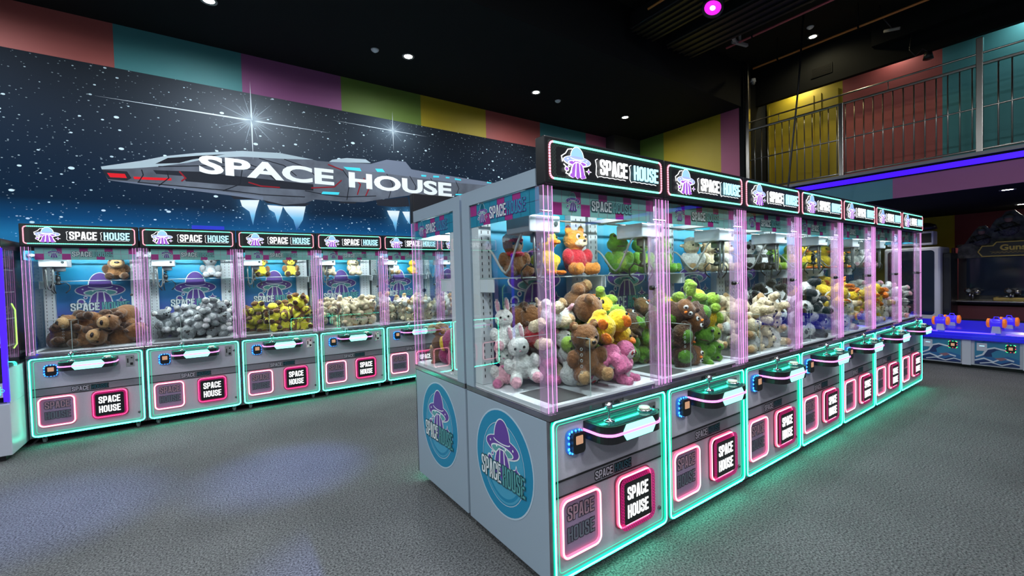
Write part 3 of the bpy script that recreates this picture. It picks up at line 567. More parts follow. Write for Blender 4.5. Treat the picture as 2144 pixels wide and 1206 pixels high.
def heap(kinds, scale, seed, chute=True, box=(.075, .775, .085, .555), z0=.881, top=1.9, band=None, init=None):
    """settles toys of the given kinds (each two balls, body and head) into the cabinet; returns (kind, body centre, head centre)"""
    rn = np.random.RandomState(seed); n = len(kinds); sc = np.array(scale if init else [scale]*n, float); dist = .113*sc[:, None]
    p = np.empty((2*n, 3)); R_ = np.empty(2*n); R_[0::2] = .074*sc; R_[1::2] = .064*sc
    for i in range(n):
        a = rn.uniform(box[0]+.05, box[1]-.05) if band is None else np.clip(rn.normal(band[i], .07), box[0]+.05, box[1]-.05)
        c = np.array([a, rn.uniform(.30 if chute and a < .34 else box[2]+.05, box[3]-.04), z0+.12+.045*i*(6/ max(6, n))*1.4+rn.uniform(0, .2)])
        d = rn.normal(size=3)*np.array([1, .7, .7]); d /= np.linalg.norm(d); 
        if init: c = np.array(init[i][0]); d = np.array(init[i][1])
        p[2*i] = c-d*dist[i]/2; p[2*i+1] = c+d*dist[i]/2
    vel = np.zeros_like(p)
    own = np.arange(2*n)//2; I, J = np.triu_indices(2*n, 1); k = own[I] != own[J]; I, J = I[k], J[k]; rs = (R_[I]+R_[J])*.93
    for it in range(60 if init else 260):
        vel[:, 2] -= .0003 if init else .0016; old = p.copy(); p = p+vel
        for _ in range(6):
            d = p[J]-p[I]; l = np.linalg.norm(d, axis=1)+1e-9; o = np.maximum(0, rs-l); h = np.nonzero(o)[0]
            if len(h):
                mv = d[h]/l[h, None]*(o[h, None]*.42); np.add.at(p, I[h], -mv); np.add.at(p, J[h], mv)
            a, c = p[0::2], p[1::2]; d = c-a; l = np.linalg.norm(d, axis=1, keepdims=True)+1e-9; mv = d/l*(l-dist)*.5; p[0::2] = a+mv; p[1::2] = c-mv
            for ax, lo, hi in ((0, box[0], box[1]), (1, box[2], box[3])): p[:, ax] = np.clip(p[:, ax], lo+R_*.8, hi-R_*.8)
            p[:, 2] = np.maximum(p[:, 2], z0+R_*.97)
            if chute:
                ins = (p[:, 0] < .312+R_*.9) & (p[:, 1] < .328+R_*.9) & (p[:, 2] < 1.165+R_*.5)
                for q in np.nonzero(ins)[0]:
                    gx = .312+R_[q]*.9-p[q, 0]; gy = .328+R_[q]*.9-p[q, 1]
                    if gx < gy: p[q, 0] += gx
                    else: p[q, 1] += gy
        p[:, 2] = np.minimum(p[:, 2], 1.36 if init else 9); vel = np.clip((p-old)*.90, -.01, .01) if init else (p-old)*.90
    return [(kinds[i], p[2*i], p[2*i+1]) for i in range(n)]
def fill(M_, flip, kinds, scale, seed, where, bare=False, **kw):
    """M_: the machine's corner; flip: the machine faces +y"""
    rn = random.Random(seed)
    init = kw.get('init')
    for i, (kind, a, h) in enumerate(heap(kinds, scale, seed, **kw)):
        up = Vector(h-a).normalized(); f = Vector((rn.uniform(-.9, .9), -1, rn.uniform(-.2, .6)))
        if init: f = Vector(init[i][2])
        sc = scale[i] if init else scale; f = (f-up*f.dot(up)).normalized()
        x = up.cross(f); x.normalize(); mt = Matrix((x, -f, up)).transposed(); q = mt.to_quaternion()
        c = Vector(a)+up*.045*sc
        if flip:
            q = Matrix.Rotation(PI, 3, 'Z').to_quaternion() @ q; pos = Vector((M_[0]-c.x, M_[1]-c.y, c.z))
        else: pos = Vector((M_[0], M_[1], 0))+c
        w_ = WORDS[kind]
        put_toy(kind, pos, q, sc, w_+' heaped in the '+where, kind+' plush toys in the heap of the '+where, bare)
# ---------------------------------------------------------------- the room
XR, YR, XL, YL, PL = 1.228, 1.506, -1.415, 5.955, .8544
ZS, ZC = 4.535, 5.35                                                  # soffit and high ceiling
def paint(n, c): return M('wall_paint_'+n, c, .6, noise=.03, nscale=4)
P = dict(red=paint('red', (.40, .095, .085)), teal=paint('teal', (.06, .26, .28)), purple=paint('purple', (.28, .085, .235)), green=paint('green', (.14, .23, .035)),
         yellow=paint('yellow', (.46, .34, .015)), pink=paint('pink', (.40, .10, .19)), blue=paint('grey_blue', (.07, .22, .29)), wine=paint('burgundy', (.20, .03, .05)))
m_cblack = M('black_ceiling_paint', (.0065, .0075, .008), .9, spec=.2); m_dgrey = M('dark_grey_wall', (.035, .033, .032), .7)
def carpet():
    mt = M('grey_carpet', (.1, .1, .1), .95, spec=.2); nt = mt.node_tree; N = nt.nodes.new; L = nt.links.new; bs = nt.nodes['Principled BSDF']
    tc = N('ShaderNodeTexCoord'); a = N('ShaderNodeTexNoise'); a.inputs['Scale'].default_value = 95; a.inputs['Detail'].default_value = 3; a.inputs['Roughness'].default_value = .7
    b2 = N('ShaderNodeTexNoise'); b2.inputs['Scale'].default_value = 1.3; b2.inputs['Detail'].default_value = 3
    L(tc.outputs['Object'], a.inputs[0]); L(tc.outputs['Object'], b2.inputs[0])
    cr_ = N('ShaderNodeValToRGB'); e = cr_.color_ramp.elements; e[0].position = .36; e[0].color = (.035, .037, .040, 1); e[1].position = .66; e[1].color = (.25, .255, .26, 1); L(a.outputs[0], cr_.inputs[0])
    mx = N('ShaderNodeMix'); mx.data_type = 'RGBA'; mx.blend_type = 'MULTIPLY'; mx.inputs[0].default_value = 1; L(cr_.outputs[0], mx.inputs[6])
    c2 = N('ShaderNodeValToRGB'); c2.color_ramp.elements[0].color = (.8, .8, .8, 1); c2.color_ramp.elements[0].position = .35; c2.color_ramp.elements[1].position = .65; L(b2.outputs[0], c2.inputs[0]); L(c2.outputs[0], mx.inputs[7])
    L(mx.outputs[2], bs.inputs['Base Color'])
    bp = N('ShaderNodeBump'); bp.inputs['Strength'].default_value = .8; bp.inputs['Distance'].default_value = .006; L(a.outputs[0], bp.inputs['Height']); L(bp.outputs[0], bs.inputs['Normal'])
    return mt
b = B(); b.box(-8, 13, -7, 7, -.1, 0); struct('floor', b, carpet())
# wall behind the mural with its row of painted squares above
b = B(); seq = ['green', 'yellow', 'red', 'teal', 'purple', 'green', 'yellow', 'red', 'teal', 'pink']; ms = list(dict.fromkeys(seq)); x = -.787-1.264*3
b.box(-8, 8.4, 6.8, 6.95, 0, 4.02, len(ms)); b.box(-8, x, 6.8, 6.95, 4.02, ZC, 2)
for i, c in enumerate(seq): b.box(x, min(x+1.264, 7.42), 6.8, 6.95, 4.02, ZC, ms.index(c)); x += 1.264
b.box(7.42, 8.4, 6.55, 6.95, 0, ZS, len(ms)); struct('wall_back', b, [P[c] for c in ms]+[m_dgrey])
b = B(); x = 8.28; b.box(x, x+.12, 5.92, 6.8, 0, ZS, 0); b.box(x, x+.12, 4.63, 5.92, 0, ZS, 1); b.box(x, x+.12, 4.24, 4.63, 0, ZS, 2); b.box(x-.02, x+.2, 4.17, 4.26, 0, ZC, 3)
struct('wall_right', b, [P['green'], P['yellow'], P['pink'], m_cblack])
b = B(); b.box(-8, 8.30, 4.22, 6.8, ZS, ZC, 0); struct('ceiling', b, m_cblack)
b = B(); b.box(-8, 9.3, -7, 4.25, ZC, ZC+.1, 0); struct('ceiling', b, M('high_ceiling_paint', (.014, .013, .010), .9, spec=.2))
# balcony: slab with painted fascia, blue light line
b = B(); b.box(8.30, 12.5, -7, 4.25, 2.78, 2.93, 0); b.box(8.34, 12.5, -7, 4.25, 2.49, 2.78, 0)
for y0, y1, c in ((3.315, 4.17, 1), (2.052, 3.315, 2), (.789, 2.052, 1), (-.475, .789, 3), (-7, -.475, 4)): b.box(8.315, 8.345, y0, y1, 2.485, 2.785, c)
struct('ceiling', b, [m_cblack, P['purple'], P['blue'], P['green'], P['yellow']])
b = B(); b.box(8.285, 8.302, -7, 4.1, 2.795, 2.868, 0); struct('trim_1', b, M('blue_light_line', (.05, .0, .9), .4, emit=1.4, ecol=(.035, .0, 1)))
b = B(); b.box(8.27, 8.36, -7, 4.17, 2.90, 2.945, 0); struct('trim_2', b, M('grey_ledge', (.22, .22, .25), .4))
b = B(); y = 4.22
for i, c in enumerate([1, 2, 0, 3, 4, 1]): b.box(9.25, 9.35, y-1.264*(i+1), y-1.264*i, 2.93, ZC, c)
b.box(9.25, 9.35, 4.22, 4.5, 2.93, ZC, 5); b.box(8.36, 9.6, 4.24, 4.36, 2.9, ZC, 5); b.box(8.3, 9.6, 4.36, 4.5, ZS, ZC+.1, 5); struct('wall_balcony', b, [P['teal'], P['yellow'], P['red'], P['pink'], P['green'], m_cblack])
b = B(); b.box(9.235, 9.252, 3.02, 4.18, 2.93, 4.66, 0)
for y in (3.28, 3.40): b.box(9.226, 9.236, y-.006, y+.006, 2.95, 4.66, 0)
b.box(9.226, 9.236, 4.16, 4.19, 2.93, 4.7, 0); struct('door_1', b, P['yellow'])
b = B(); b.box(8.85, 8.95, -7, 4.34, 4.66, ZC, 0); b.box(8.7, 8.85, -7, 2.4, 4.95, ZC, 0); b.box(8.95, 9.25, -7, 4.3, ZC-.02, ZC+.08, 0); struct('trim_3', b, m_cblack)
b = B(); y = 4.6
for i, c in enumerate([1, 0, 2, 3, 1, 0, 2]): b.box(12.4, 12.5, y-1.264*(i+1)+.02, y-1.264*i+.02, 0, 2.5, c)
b.box(8.4, 12.4, 4.25, 4.35, 0, 2.5, 4); struct('wall_far', b, [P['yellow'], P['teal'], P['wine'], P['green'], m_dgrey])
b = B(); b.box(13-.1, 13, -7, -6.9, 0, .1, 0); b.bm.free()
# ---------------------------------------------------------------- the mural
MU = {'hull':[(-0.944,2.865),(-0.593,2.975),(-0.365,3.062),(-0.052,3.144),(0.445,3.241),(0.89,3.276),(1.234,3.25),(1.372,3.23),(1.53,3.238),(1.967,3.275),(2.423,3.3),(2.806,3.28),(3.137,3.26),(3.732,3.237),(4.16,3.226),(4.808,3.214),(5.154,3.147),(4.378,3.03),(3.764,2.965),(3.516,2.9),(2.755,2.854),(2.204,2.732),(2.01,2.685),(1.701,2.671),(1.325,2.672),(1.184,2.607),(0.916,2.564),(0.788,2.589),(0.664,2.611),(0.284,2.643),(-0.154,2.671),(-0.574,2.694),(-0.888,2.716)],'top':[(-0.944,2.865),(-0.593,2.975),(-0.365,3.062),(-0.052,3.144),(0.445,3.241),(0.89,3.276),(1.317,3.24),(0.939,3.202),(0.442,3.164),(0.12,3.11),(-0.142,3.012),(-0.43,2.928),(-0.681,2.875),(-0.937,2.835)],'slot':[(-0.458,2.957),(-0.336,3.044),(0.055,3.133),(0.257,3.171),(-0.098,3.055),(-0.226,2.997)],'front':[(-0.937,2.83),(-0.72,2.836),(-0.682,2.762),(-0.724,2.729),(-0.888,2.728)],'redglow':[(-0.894,2.799),(-0.74,2.805),(-0.723,2.758),(-0.869,2.752)],'stripe':[(-0.481,2.879),(-0.018,2.913),(0.576,2.898),(1.304,2.886),(1.301,2.796),(0.428,2.777),(-0.171,2.778),(-0.19,2.841),(-0.453,2.837)],'redline':[(-0.666,2.781),(-0.435,2.794),(-0.31,2.802),(-0.311,2.772),(-0.456,2.762),(-0.658,2.753)],'belly':[(-0.888,2.716),(-0.574,2.694),(-0.154,2.671),(0.284,2.643),(0.664,2.611),(0.665,2.653),(0.285,2.681),(-0.153,2.702),(-0.554,2.721)],'mid':[(1.53,3.238),(2.423,3.3),(3.137,3.26),(4.16,3.226),(5.054,3.178),(3.524,3.142),(2.418,3.161),(1.629,3.158)],'bump1':[(1.515,3.224),(1.575,3.274),(1.784,3.327),(2.064,3.345),(2.143,3.298),(1.874,3.27)],'bump2':[(2.093,3.266),(2.191,3.304),(2.392,3.382),(2.703,3.389),(2.806,3.273),(2.49,3.282)],'eng1':[(0.284,2.649),(0.666,2.667),(0.815,2.623),(0.865,2.583),(1.267,2.613),(1.182,2.563),(0.915,2.552),(0.712,2.572),(0.664,2.611),(0.328,2.598)],'eng2':[(2.204,2.732),(2.719,2.823),(2.749,2.673),(2.468,2.643),(2.218,2.652)],'eng3':[(1.642,2.679),(1.916,2.687),(1.883,2.653),(1.67,2.644)],'red':[[(0.501,2.834),(0.646,2.798),(0.873,2.8)],[(1.514,3.196),(1.718,3.138)],[(1.274,2.832),(1.59,2.877),(1.697,2.987)],[(-0.213,2.774),(-0.17,2.817),(-0.229,2.893)],[(1.852,3.066),(1.972,2.952),(1.919,2.789)],[(2.022,3.053),(2.114,2.934),(2.045,2.784)]],'cyan':[[(1.728,3.189),(1.971,3.2),(1.994,3.152),(1.778,3.151)],[(2.205,3.218),(2.32,3.229),(2.359,3.181),(2.236,3.173)],[(1.428,2.795),(1.661,2.804),(1.645,2.765),(1.407,2.757)],[(2.967,3.21),(3.06,3.213),(3.052,3.184),(2.97,3.182)],[(3.182,3.22),(3.29,3.224),(3.289,3.196),(3.181,3.188)],[(3.415,3.224),(3.487,3.225),(3.486,3.203),(3.414,3.199)],[(3.588,3.221),(3.71,3.212),(3.71,3.19),(3.587,3.192)],[(3.599,2.951),(3.743,2.96),(3.722,2.936),(3.59,2.925)],[(4.249,3.224),(4.339,3.222),(4.329,3.202),(4.239,3.2)]],'lines':[[(-0.587,2.872),(-0.574,2.811),(-0.621,2.72)],[(-0.352,2.887),(-0.335,2.8),(-0.438,2.693)],[(0.12,3.102),(0.436,2.993),(0.405,2.797),(0.217,2.697)],[(0.347,3.132),(0.679,3.021),(0.825,2.896)],[(0.635,3.17),(0.935,3.11),(1.089,2.982)],[(0.938,3.197),(1.229,3.116),(1.364,2.982)],[(1.718,3.144),(1.819,3.0),(1.762,2.697)],[(2.385,3.158),(2.481,3.003),(2.405,2.781)],[(2.766,3.167),(2.869,3.007),(2.828,2.867)],[(1.19,2.786),(1.469,2.75),(1.764,2.744),(2.206,2.797)],[(-0.43,2.928),(0.116,3.008),(0.58,3.01)],[(3.134,3.172),(3.206,3.04),(3.163,2.895)],[(3.606,3.169),(3.663,3.047),(3.619,2.953)],[(-0.631,2.719),(-0.153,2.71),(0.286,2.703),(0.666,2.682),(1.187,2.696)]],'flame':[[(0.398,2.59),(0.619,2.607),(0.572,2.449),(0.534,2.265),(0.499,2.445),(0.418,2.509)],[(0.711,2.549),(0.902,2.543),(0.873,2.44),(0.829,2.308),(0.796,2.449),(0.734,2.488)],[(0.902,2.543),(1.191,2.563),(1.148,2.368),(1.062,2.216),(1.027,2.361),(0.939,2.473)],[(2.371,2.581),(2.577,2.587),(2.529,2.407),(2.506,2.239),(2.46,2.404),(2.396,2.516)],[(2.622,2.58),(2.746,2.588),(2.739,2.384),(2.688,2.449)]],'star1':[(0.567,3.662)],'star2':[(2.51,3.854)],'txt':[(-0.012,3.084),(-0.018,2.913),(1.582,3.067),(1.576,2.907),(1.822,3.11),(1.815,2.905),(3.503,3.122),(3.496,2.906)]}
FG = [(sum(p[0] for p in l)/len(l), max(p[1] for p in l)-.06, .075, .75) for l in MU['flame']]
def mural_paper():
    mt = M('starry_print', (.02, .03, .05), .9, spec=.0); nt = mt.node_tree; N = nt.nodes.new; L = nt.links.new; bs = nt.nodes['Principled BSDF']
    tc = N('ShaderNodeTexCoord'); sp = N('ShaderNodeSeparateXYZ'); L(tc.outputs['Object'], sp.inputs[0])
    mr = N('ShaderNodeMapRange'); L(sp.outputs[2], mr.inputs[0]); mr.inputs[1].default_value = 1.6; mr.inputs[2].default_value = 4.02
    cr_ = N('ShaderNodeValToRGB'); e = cr_.color_ramp.elements
    for p, c in ((.20, (.02, .19, .42)), (.27, (.008, .07, .19)), (.36, (.007, .020, .045))): q = e.new(p); q.color = (*c, 1)
    e[0].position = 0; e[0].color = (.03, .20, .40, 1); e[-1].position = 1; e[-1].color = (.020, .025, .034, 1); L(mr.outputs[0], cr_.inputs[0]); col = cr_.outputs[0]
    nz = N('ShaderNodeTexNoise'); nz.inputs['Scale'].default_value = .9; L(tc.outputs['Object'], nz.inputs[0])
    def math(op, a, b_=None):
        n = N('ShaderNodeMath'); n.operation = op
        for i, v in enumerate((a, b_)):
            if v is None: continue
            if isinstance(v, (int, float)): n.inputs[i].default_value = v
            else: L(v, n.inputs[i])
        return n.outputs[0]
    def add(col, fac, c):
        mx = N('ShaderNodeMix'); mx.data_type = 'RGBA'; mx.blend_type = 'ADD'; mx.clamp_result = True; L(fac, mx.inputs[0]); L(col, mx.inputs[6]); mx.inputs[7].default_value = (*c, 1); return mx.outputs[2]
    for sc, thr, br, off in ((6.5, .14, 1.0, 0), (10, .12, .9, 3.3), (17, .14, .55, 7.1), (30, .2, .28, 1.1)):
        mp = N('ShaderNodeMapping'); mp.inputs['Scale'].default_value = (.72, 0, 1.2); mp.inputs['Location'].default_value = (off, 0, off); L(tc.outputs['Object'], mp.inputs[0])
        v = N('ShaderNodeTexVoronoi'); v.voronoi_dimensions = '3D'; v.inputs['Scale'].default_value = sc; L(mp.outputs[0], v.inputs['Vector'])
        sz = math('MULTIPLY', v.outputs['Color'], thr); f = math('LESS_THAN', v.outputs['Distance'], sz)
        col = add(col, math('MULTIPLY', f, br), (.62, .78, .85))
    for (sx, sz_), k, cc in ((MU['star1'][0], .30, (.75, .85, .95)), (MU['star2'][0], .13, (.6, .8, 1))):       # the two star bursts of the print
        dx = math('SUBTRACT', sp.outputs[0], sx); dz = math('MULTIPLY', math('SUBTRACT', sp.outputs[2], sz_), 1.35)
        r = math('SQRT', math('ADD', math('MULTIPLY', dx, dx), math('MULTIPLY', dz, dz)))
        col = add(col, math('MULTIPLY', math('POWER', 2.718, math('MULTIPLY', r, -1/(k*1.5))), .30), cc)
        col = add(col, math('POWER', 2.718, math('MULTIPLY', r, -1/(k*.16))), (1.0, 1.15, 1.2))
    for fx, fz, k, s_ in (FG):                                        # blue glow printed round the thruster flames
        dx = math('MULTIPLY', math('SUBTRACT', sp.outputs[0], fx), 1.5); dz = math('SUBTRACT', sp.outputs[2], fz); r = math('SQRT', math('ADD', math('MULTIPLY', dx, dx), math('MULTIPLY', dz, dz)))
        col = add(col, math('MULTIPLY', math('POWER', 2.718, math('MULTIPLY', r, -1/k)), s_), (.12, .5, .95))
    L(col, bs.inputs['Base Color']); return mt
mr_ = thing('wall_mural', 'huge starry mural with a long grey spaceship, above the claw machines along the wall', 'mural')
b = B(); b.box(-6.5, 5.52, 6.78, 6.80, .2, 4.02, 0); obj('printed_panel', b, mural_paper(), mr_)
mk = lambda n, c: M('mural_ink_'+n, c, .8, spec=.05)
inks = [M('mural_ink_hull', (.125, .14, .175), .8, noise=.35, nscale=3, spec=.05), mk('light', (.42, .52, .58)), mk('dark', (.025, .028, .038)), mk('red', (.75, .02, .03)), mk('cyan', (.08, .75, .90)), mk('line', (.02, .022, .03)), mk('pale', (.17, .20, .27)), mk('deep_red', (.28, .02, .03))]
ship = B(); y = 6.7795
for k, m, dy in (('eng1', 2, 0), ('eng2', 2, 0), ('eng3', 2, 0), ('bump1', 1, 0), ('bump2', 6, 0), ('hull', 0, .0005), ('belly', 6, .001), ('mid', 6, .001), ('top', 1, .0012), ('slot', 5, .0016), ('front', 2, .0014), ('stripe', 2, .001), ('redglow', 3, .0018), ('redline', 3, .0018)):
    ship.flat(MU[k], y-dy, m)
for l in MU['lines']: ship.band(l, .011, y-.0022, 5)
for l in MU['red']: ship.band(l, .017, y-.0024, 7)
for l in MU['cyan']: ship.flat(l, y-.0026, 4)
so = obj('spaceship_print', ship, inks, mr_)
def flame():
    return gradz('mural_flame', [(0, (.02, .12, .36)), (.40, (.20, .60, .90)), (.75, (.90, .98, 1))], 2.24, 2.62)
for l in MU['flame']: b = B(); b.flat(l, y-.0003, 0); obj('thruster_flame_print', b, flame(), mr_)
b = B()
for (sx, sz), k in ((MU['star1'][0], 1.0), (MU['star2'][0], .6)):
    for i in range(28):
        a = PI*2*i/28; l = (.62 if i % 7 == 0 else (.40, .22, .30, .17)[i % 4])*k
        if i in (0, 14): l = 1.55*k if i == 14 else 1.0*k
        ca, sa = math.cos(a), math.sin(a); wd = (.011 if i % 7 == 0 else .006)*k
        b.flat([(sx-sa*wd, sz+ca*wd), (sx+ca*l, sz+sa*l*.85), (sx+sa*wd, sz-ca*wd)], y-.0004-.00002*i, 0 if i % 7 == 0 else 1)
obj('star_burst_print', b, [mk('star', (.75, .85, .92)), mk('star_dim', (.40, .50, .58))], mr_)
def wide(text, x0, z0, wd, h, y, mat, parent, name='lettering'):      # broad letters of the mural
    cu_ = bpy.data.curves.new('t', 'FONT'); cu_.body = text; cu_.size = 1; cu_.offset = .036; cu_.resolution_u = 4
    o = bpy.data.objects.new('t', cu_); C.objects.link(o); dg = bpy.context.evaluated_depsgraph_get(); dg.update()
    me = bpy.data.meshes.new_from_object(o.evaluated_get(dg)); bpy.data.objects.remove(o)
    co = np.array([v.co[:] for v in me.vertices]); lo, hi = co.min(0), co.max(0)
    for v in me.vertices: v.co = (x0+(v.co.x-lo[0])/(hi[0]-lo[0])*wd, y, z0+(v.co.y-lo[1])/(hi[1]-lo[1])*h)
    me.materials.clear(); me.materials.append(mat); return obj(name, me, None, parent)
mi = mk('white', (.92, .97, .97))
wide('SPACE', -.03, 2.895, 1.62, .235, y-.004, mi, mr_); wide('HOUSE', 1.80, 2.89, 1.72, .235, y-.004, mi, mr_)
b = B(); b.box(-.13, .21, 6.755, 6.776, 2.13, 2.232, 0); tag(obj('wall_sign', b, M('blue_sign', (.01, .02, .35), .5, emit=.25, ecol=(.0, .03, 1))), 'small plain blue strip sign on the mural just above the second claw machine', 'sign')
# ---------------------------------------------------------------- ceiling fittings
m_lens = M('downlight_lens', (1, 1, 1), .5, emit=26, ecol=(1, .97, .88)); m_warm = M('warm_lens', (1, 1, 1), .5, emit=22, ecol=(1, .93, .72)); m_trim = M('downlight_trim', (.35, .35, .33), .4)
def downlight(x, y, z, label, lens=m_lens, r=.075):
    t = thing('downlight', label, 'ceiling light', (x, y, z)); b = B(); b.lathe([(r*.72, -.003), (r*1.05, -.010), (r*1.1, 0), (r*.72, 0)], n=24); obj('trim_ring', b, m_trim, t)
    b = B(); b.lathe([(.001, -.004), (r*.72, -.004), (r*.72, 0), (.001, 0)], n=24); obj('lens', b, lens, t)
for x, l in ((.126, 'round ceiling downlight over the mural, at the top edge of the photo'), (2.369, 'bright round downlight in the black ceiling above the spaceship\'s second star'), (4.59, 'round downlight in the black ceiling, the middle one toward the stripes'), (6.8, 'smallest round downlight in the black ceiling near the green stripe')): downlight(x, 5.72, ZS, l)
downlight(8.42, 3.10, ZC, 'warm round downlight in the high ceiling above the balcony', m_warm)
downlight(8.96, 1.0, 2.49, 'round downlight under the balcony above the shooting game tables'); downlight(11.4, 1.11, 2.49, 'farther round downlight under the balcony, near the gun game topper')
for x, y, z, l in ((1.932, 5.78, ZS, 'small white smoke detector on the black ceiling left of a downlight'), (5.133, 5.795, ZS, 'small white smoke detector on the black ceiling between two downlights'), (8.05, 3.0, ZC, 'round smoke detector in the high ceiling near the warm downlight')):
    t = thing('smoke_detector', l, 'smoke detector', (x, y, z)); b = B(); b.lathe([(.001, -.035), (.02, -.035), (.04, -.022), (.05, -.01), (.052, 0), (.001, 0)], n=18); obj('housing', b, m_inwhite, t)
for x, y0, y1, c, l in ((7.94, 3.84, -2, (.75, .26, .07), 'long orange pipe under the high ceiling beside the balcony'), (6.85, 3.72, -2, (.60, .12, .14), 'long pink-red pipe under the high ceiling'), (4.95, 3.74, 1.5, (.75, .26, .07), 'short visible end of an orange pipe at the top edge of the photo')):
    t = thing('sprinkler_pipe', l, 'pipe'); b = B(); b.tube([(x, y0, 5.0), (x, y1, 5.0)], .017, 8); obj('pipe_run', b, M('pipe_'+('orange' if c[0] > .7 else 'red'), c, .5), t)
    b = B()
    for yy in np.arange(y0-.4, y1, -1.1): b.tube([(x, yy, 5.0), (x, yy, ZC)], .006, 5); b.lathe([(.02, yy-.012), (.02, yy+.012)], (x, 0, 5.0), 'y', 8)
    obj('hanger_rod', b, m_cblack, t)
for x0, x1, l in ((4.95, 5.5, 'dark ribbed cable tray under the high ceiling, beside the purple spotlight'), (5.75, 6.45, 'wider dark duct with ribs under the high ceiling, beside the pink-red pipe')):
    t = thing('ceiling_duct', l, 'duct'); b = B(); b.box(x0, x1, -3, 4.05, 4.88, 5.1, 0, .01)
    for k in range(5): xx = x0+(x1-x0)*(k+.5)/5; b.box(xx-.02, xx+.02, -3, 4.06, 4.86, 4.88, 0)
    obj('duct_body', b, M('duct_metal', (.008, .009, .010), .45, .3), t)
for x, y, a, l in ((6.65, 3.5, .3, 'small pale bracket bar beside the duct end'), (6.9, 3.53, -.2, 'short pale bracket at the end of the pink-red pipe')):
    b = B(); b.box(-.16, .16, -.022, .022, -.02, .02, 0, .004); b.box(-.02, .02, -.008, .008, .02, .34, 0); o = obj('ceiling_bracket', b, M('pale_bracket', (.35, .33, .30), .4)); o.location = (x, y, 5.0); o.rotation_euler = (0, 0, a); tag(o, l, 'bracket')
t = thing('stage_spotlight', 'black party spotlight with a glowing purple lens hanging from the high ceiling', 'spotlight', (5.30, 3.05, 4.76)); rt = Matrix.Rotation(math.radians(28), 3, 'Y').to_euler()
b = B(); b.lathe([(.001, .27), (.07, .27), (.11, .16), (.13, .0), (.118, .0), (.10, .03), (.001, .03)], n=20); hb = obj('housing', b, m_black, t, rot=rt); b = B(); b.lathe([(.001, .02), (.098, .02), (.098, .029), (.001, .029)], n=20); obj('lens', b, M('purple_lens', (.5, .0, .4), .2, emit=1.6, ecol=(.9, .02, .75)), hb)
b = B(); b.ell((0, 0, .022), (.035, .035, .012)); obj('lamp_core', b, M('violet_core', (1, 1, 1), .4, emit=8, ecol=(1, .5, 1)), hb)
b = B(); b.tube([(-.14, 0, .1), (-.14, 0, .38), (.14, 0, .38), (.14, 0, .1)], .010, 6); b.tube([(0, 0, .38), (0, 0, .50)], .012, 6); obj('yoke', b, m_black, t)
b = B(); b.tube([(7.6, 2.921, 5.36), (7.6, 3.00, 4.3), (7.6, 3.161, 2.80), (7.6, 3.165, 2.74)], .013, 7); tag(obj('hanging_cable', b, m_black), 'long black cable hanging from the high ceiling in front of the balcony railing', 'cable')
t = thing('security_camera', 'small pale dome camera on the dark wall beside the tall steel post', 'camera', (8.55, 4.14, 5.02)); b = B(); b.lathe([(.001, .06), (.045, .06), (.05, .0), (.001, .0)], n=16); obj('mount', b, m_inwhite, t); b = B(); b.ell((0, 0, -.01), .045); obj('dome', b, M('dome_grey', (.25, .25, .27), .2), t)
b = B(); b.box(-.012, .0, -.16, .16, -.085, .085, 0); 
for k in range(8): b.box(-.016, -.012, -.14, .14, -.07+k*.019, -.062+k*.019, 1)
t = thing('air_vent', 'black slatted vent in the dark bulkhead above the balcony', 'vent', (8.848, 3.13, 4.905)); obj('grille', b, [m_cblack, M('vent_slat', (.015, .015, .015), .9, spec=.1)], t)
for y, z, l in ((2.05, 4.93, 'pale stick lamp on a bent arm above the balcony'),):
    t = thing('stick_lamp', l, 'lamp', (8.3, y, z)); b = B(); b.tube([(0, -.09, -.02), (0, .09, .02)], .022, 8); obj('head', b, M('pale_bracket', (.35, .33, .30), .4), t); b = B(); b.tube([(0, 0, .02), (0, .10, .22), (0, .14, .42)], .008, 6); obj('arm', b, m_black, t)
t = thing('pendant_lamp', 'small black lamp head hanging on a curled cable under the bulkhead', 'lamp', (8.6, 1.72, 4.55)); b = B(); b.lathe([(.001, 0), (.04, 0), (.06, -.10), (.001, -.10)], n=14); obj('head', b, m_black, t); b = B(); b.tube([(0, 0, 0), (.02, .06, .08), (0, .14, .0), (0, .20, .12), (.13, .2, .42)], .010, 6); obj('cable', b, m_black, t)
# ---------------------------------------------------------------- balcony railing
m_ss = M('stainless_steel', (.42, .40, .37), .28, 1.)
t = thing('balcony_railing', 'stainless steel railing with slim vertical bars along the balcony edge', 'railing', (8.32, 0, 2.945))
def bar(name, pts, r, n=8): b = B(); b.tube(pts, r, n); return obj(name, b, m_ss, t)
bar('guard_rail', [(0, 4.16, 1.27), (0, -1, 1.27)], .013); b = B(); b.box(-.028, .028, -1, 4.16, 1.108, 1.142, 0, .008); obj('handrail', b, m_ss, t)
bar('middle_rail', [(0, 4.16, .575), (0, -1, .575)], .011); bar('bottom_rail', [(0, 4.16, .035), (0, -1, .035)], .014)
for y, h in ((4.13, 2.35), (2.68, 1.14), (1.17, 1.47), (-.35, 1.14)):
    b = B(); b.box(-.035, .035, y-.032, y+.032, 0, h, 0, .006); obj('post', b, m_ss, t)
y = 4.01
while y > -.9:
    if min(abs(y-2.68), abs(y-1.17), abs(y+.35)) > .05: bar('baluster', [(0, y, .035), (0, y, 1.11)], .0085, 6)
    y -= .1155
for y in (3.6, 2.1, .5): bar('rail_support', [(0, y, 1.13), (0, y, 1.27)], .006, 6)
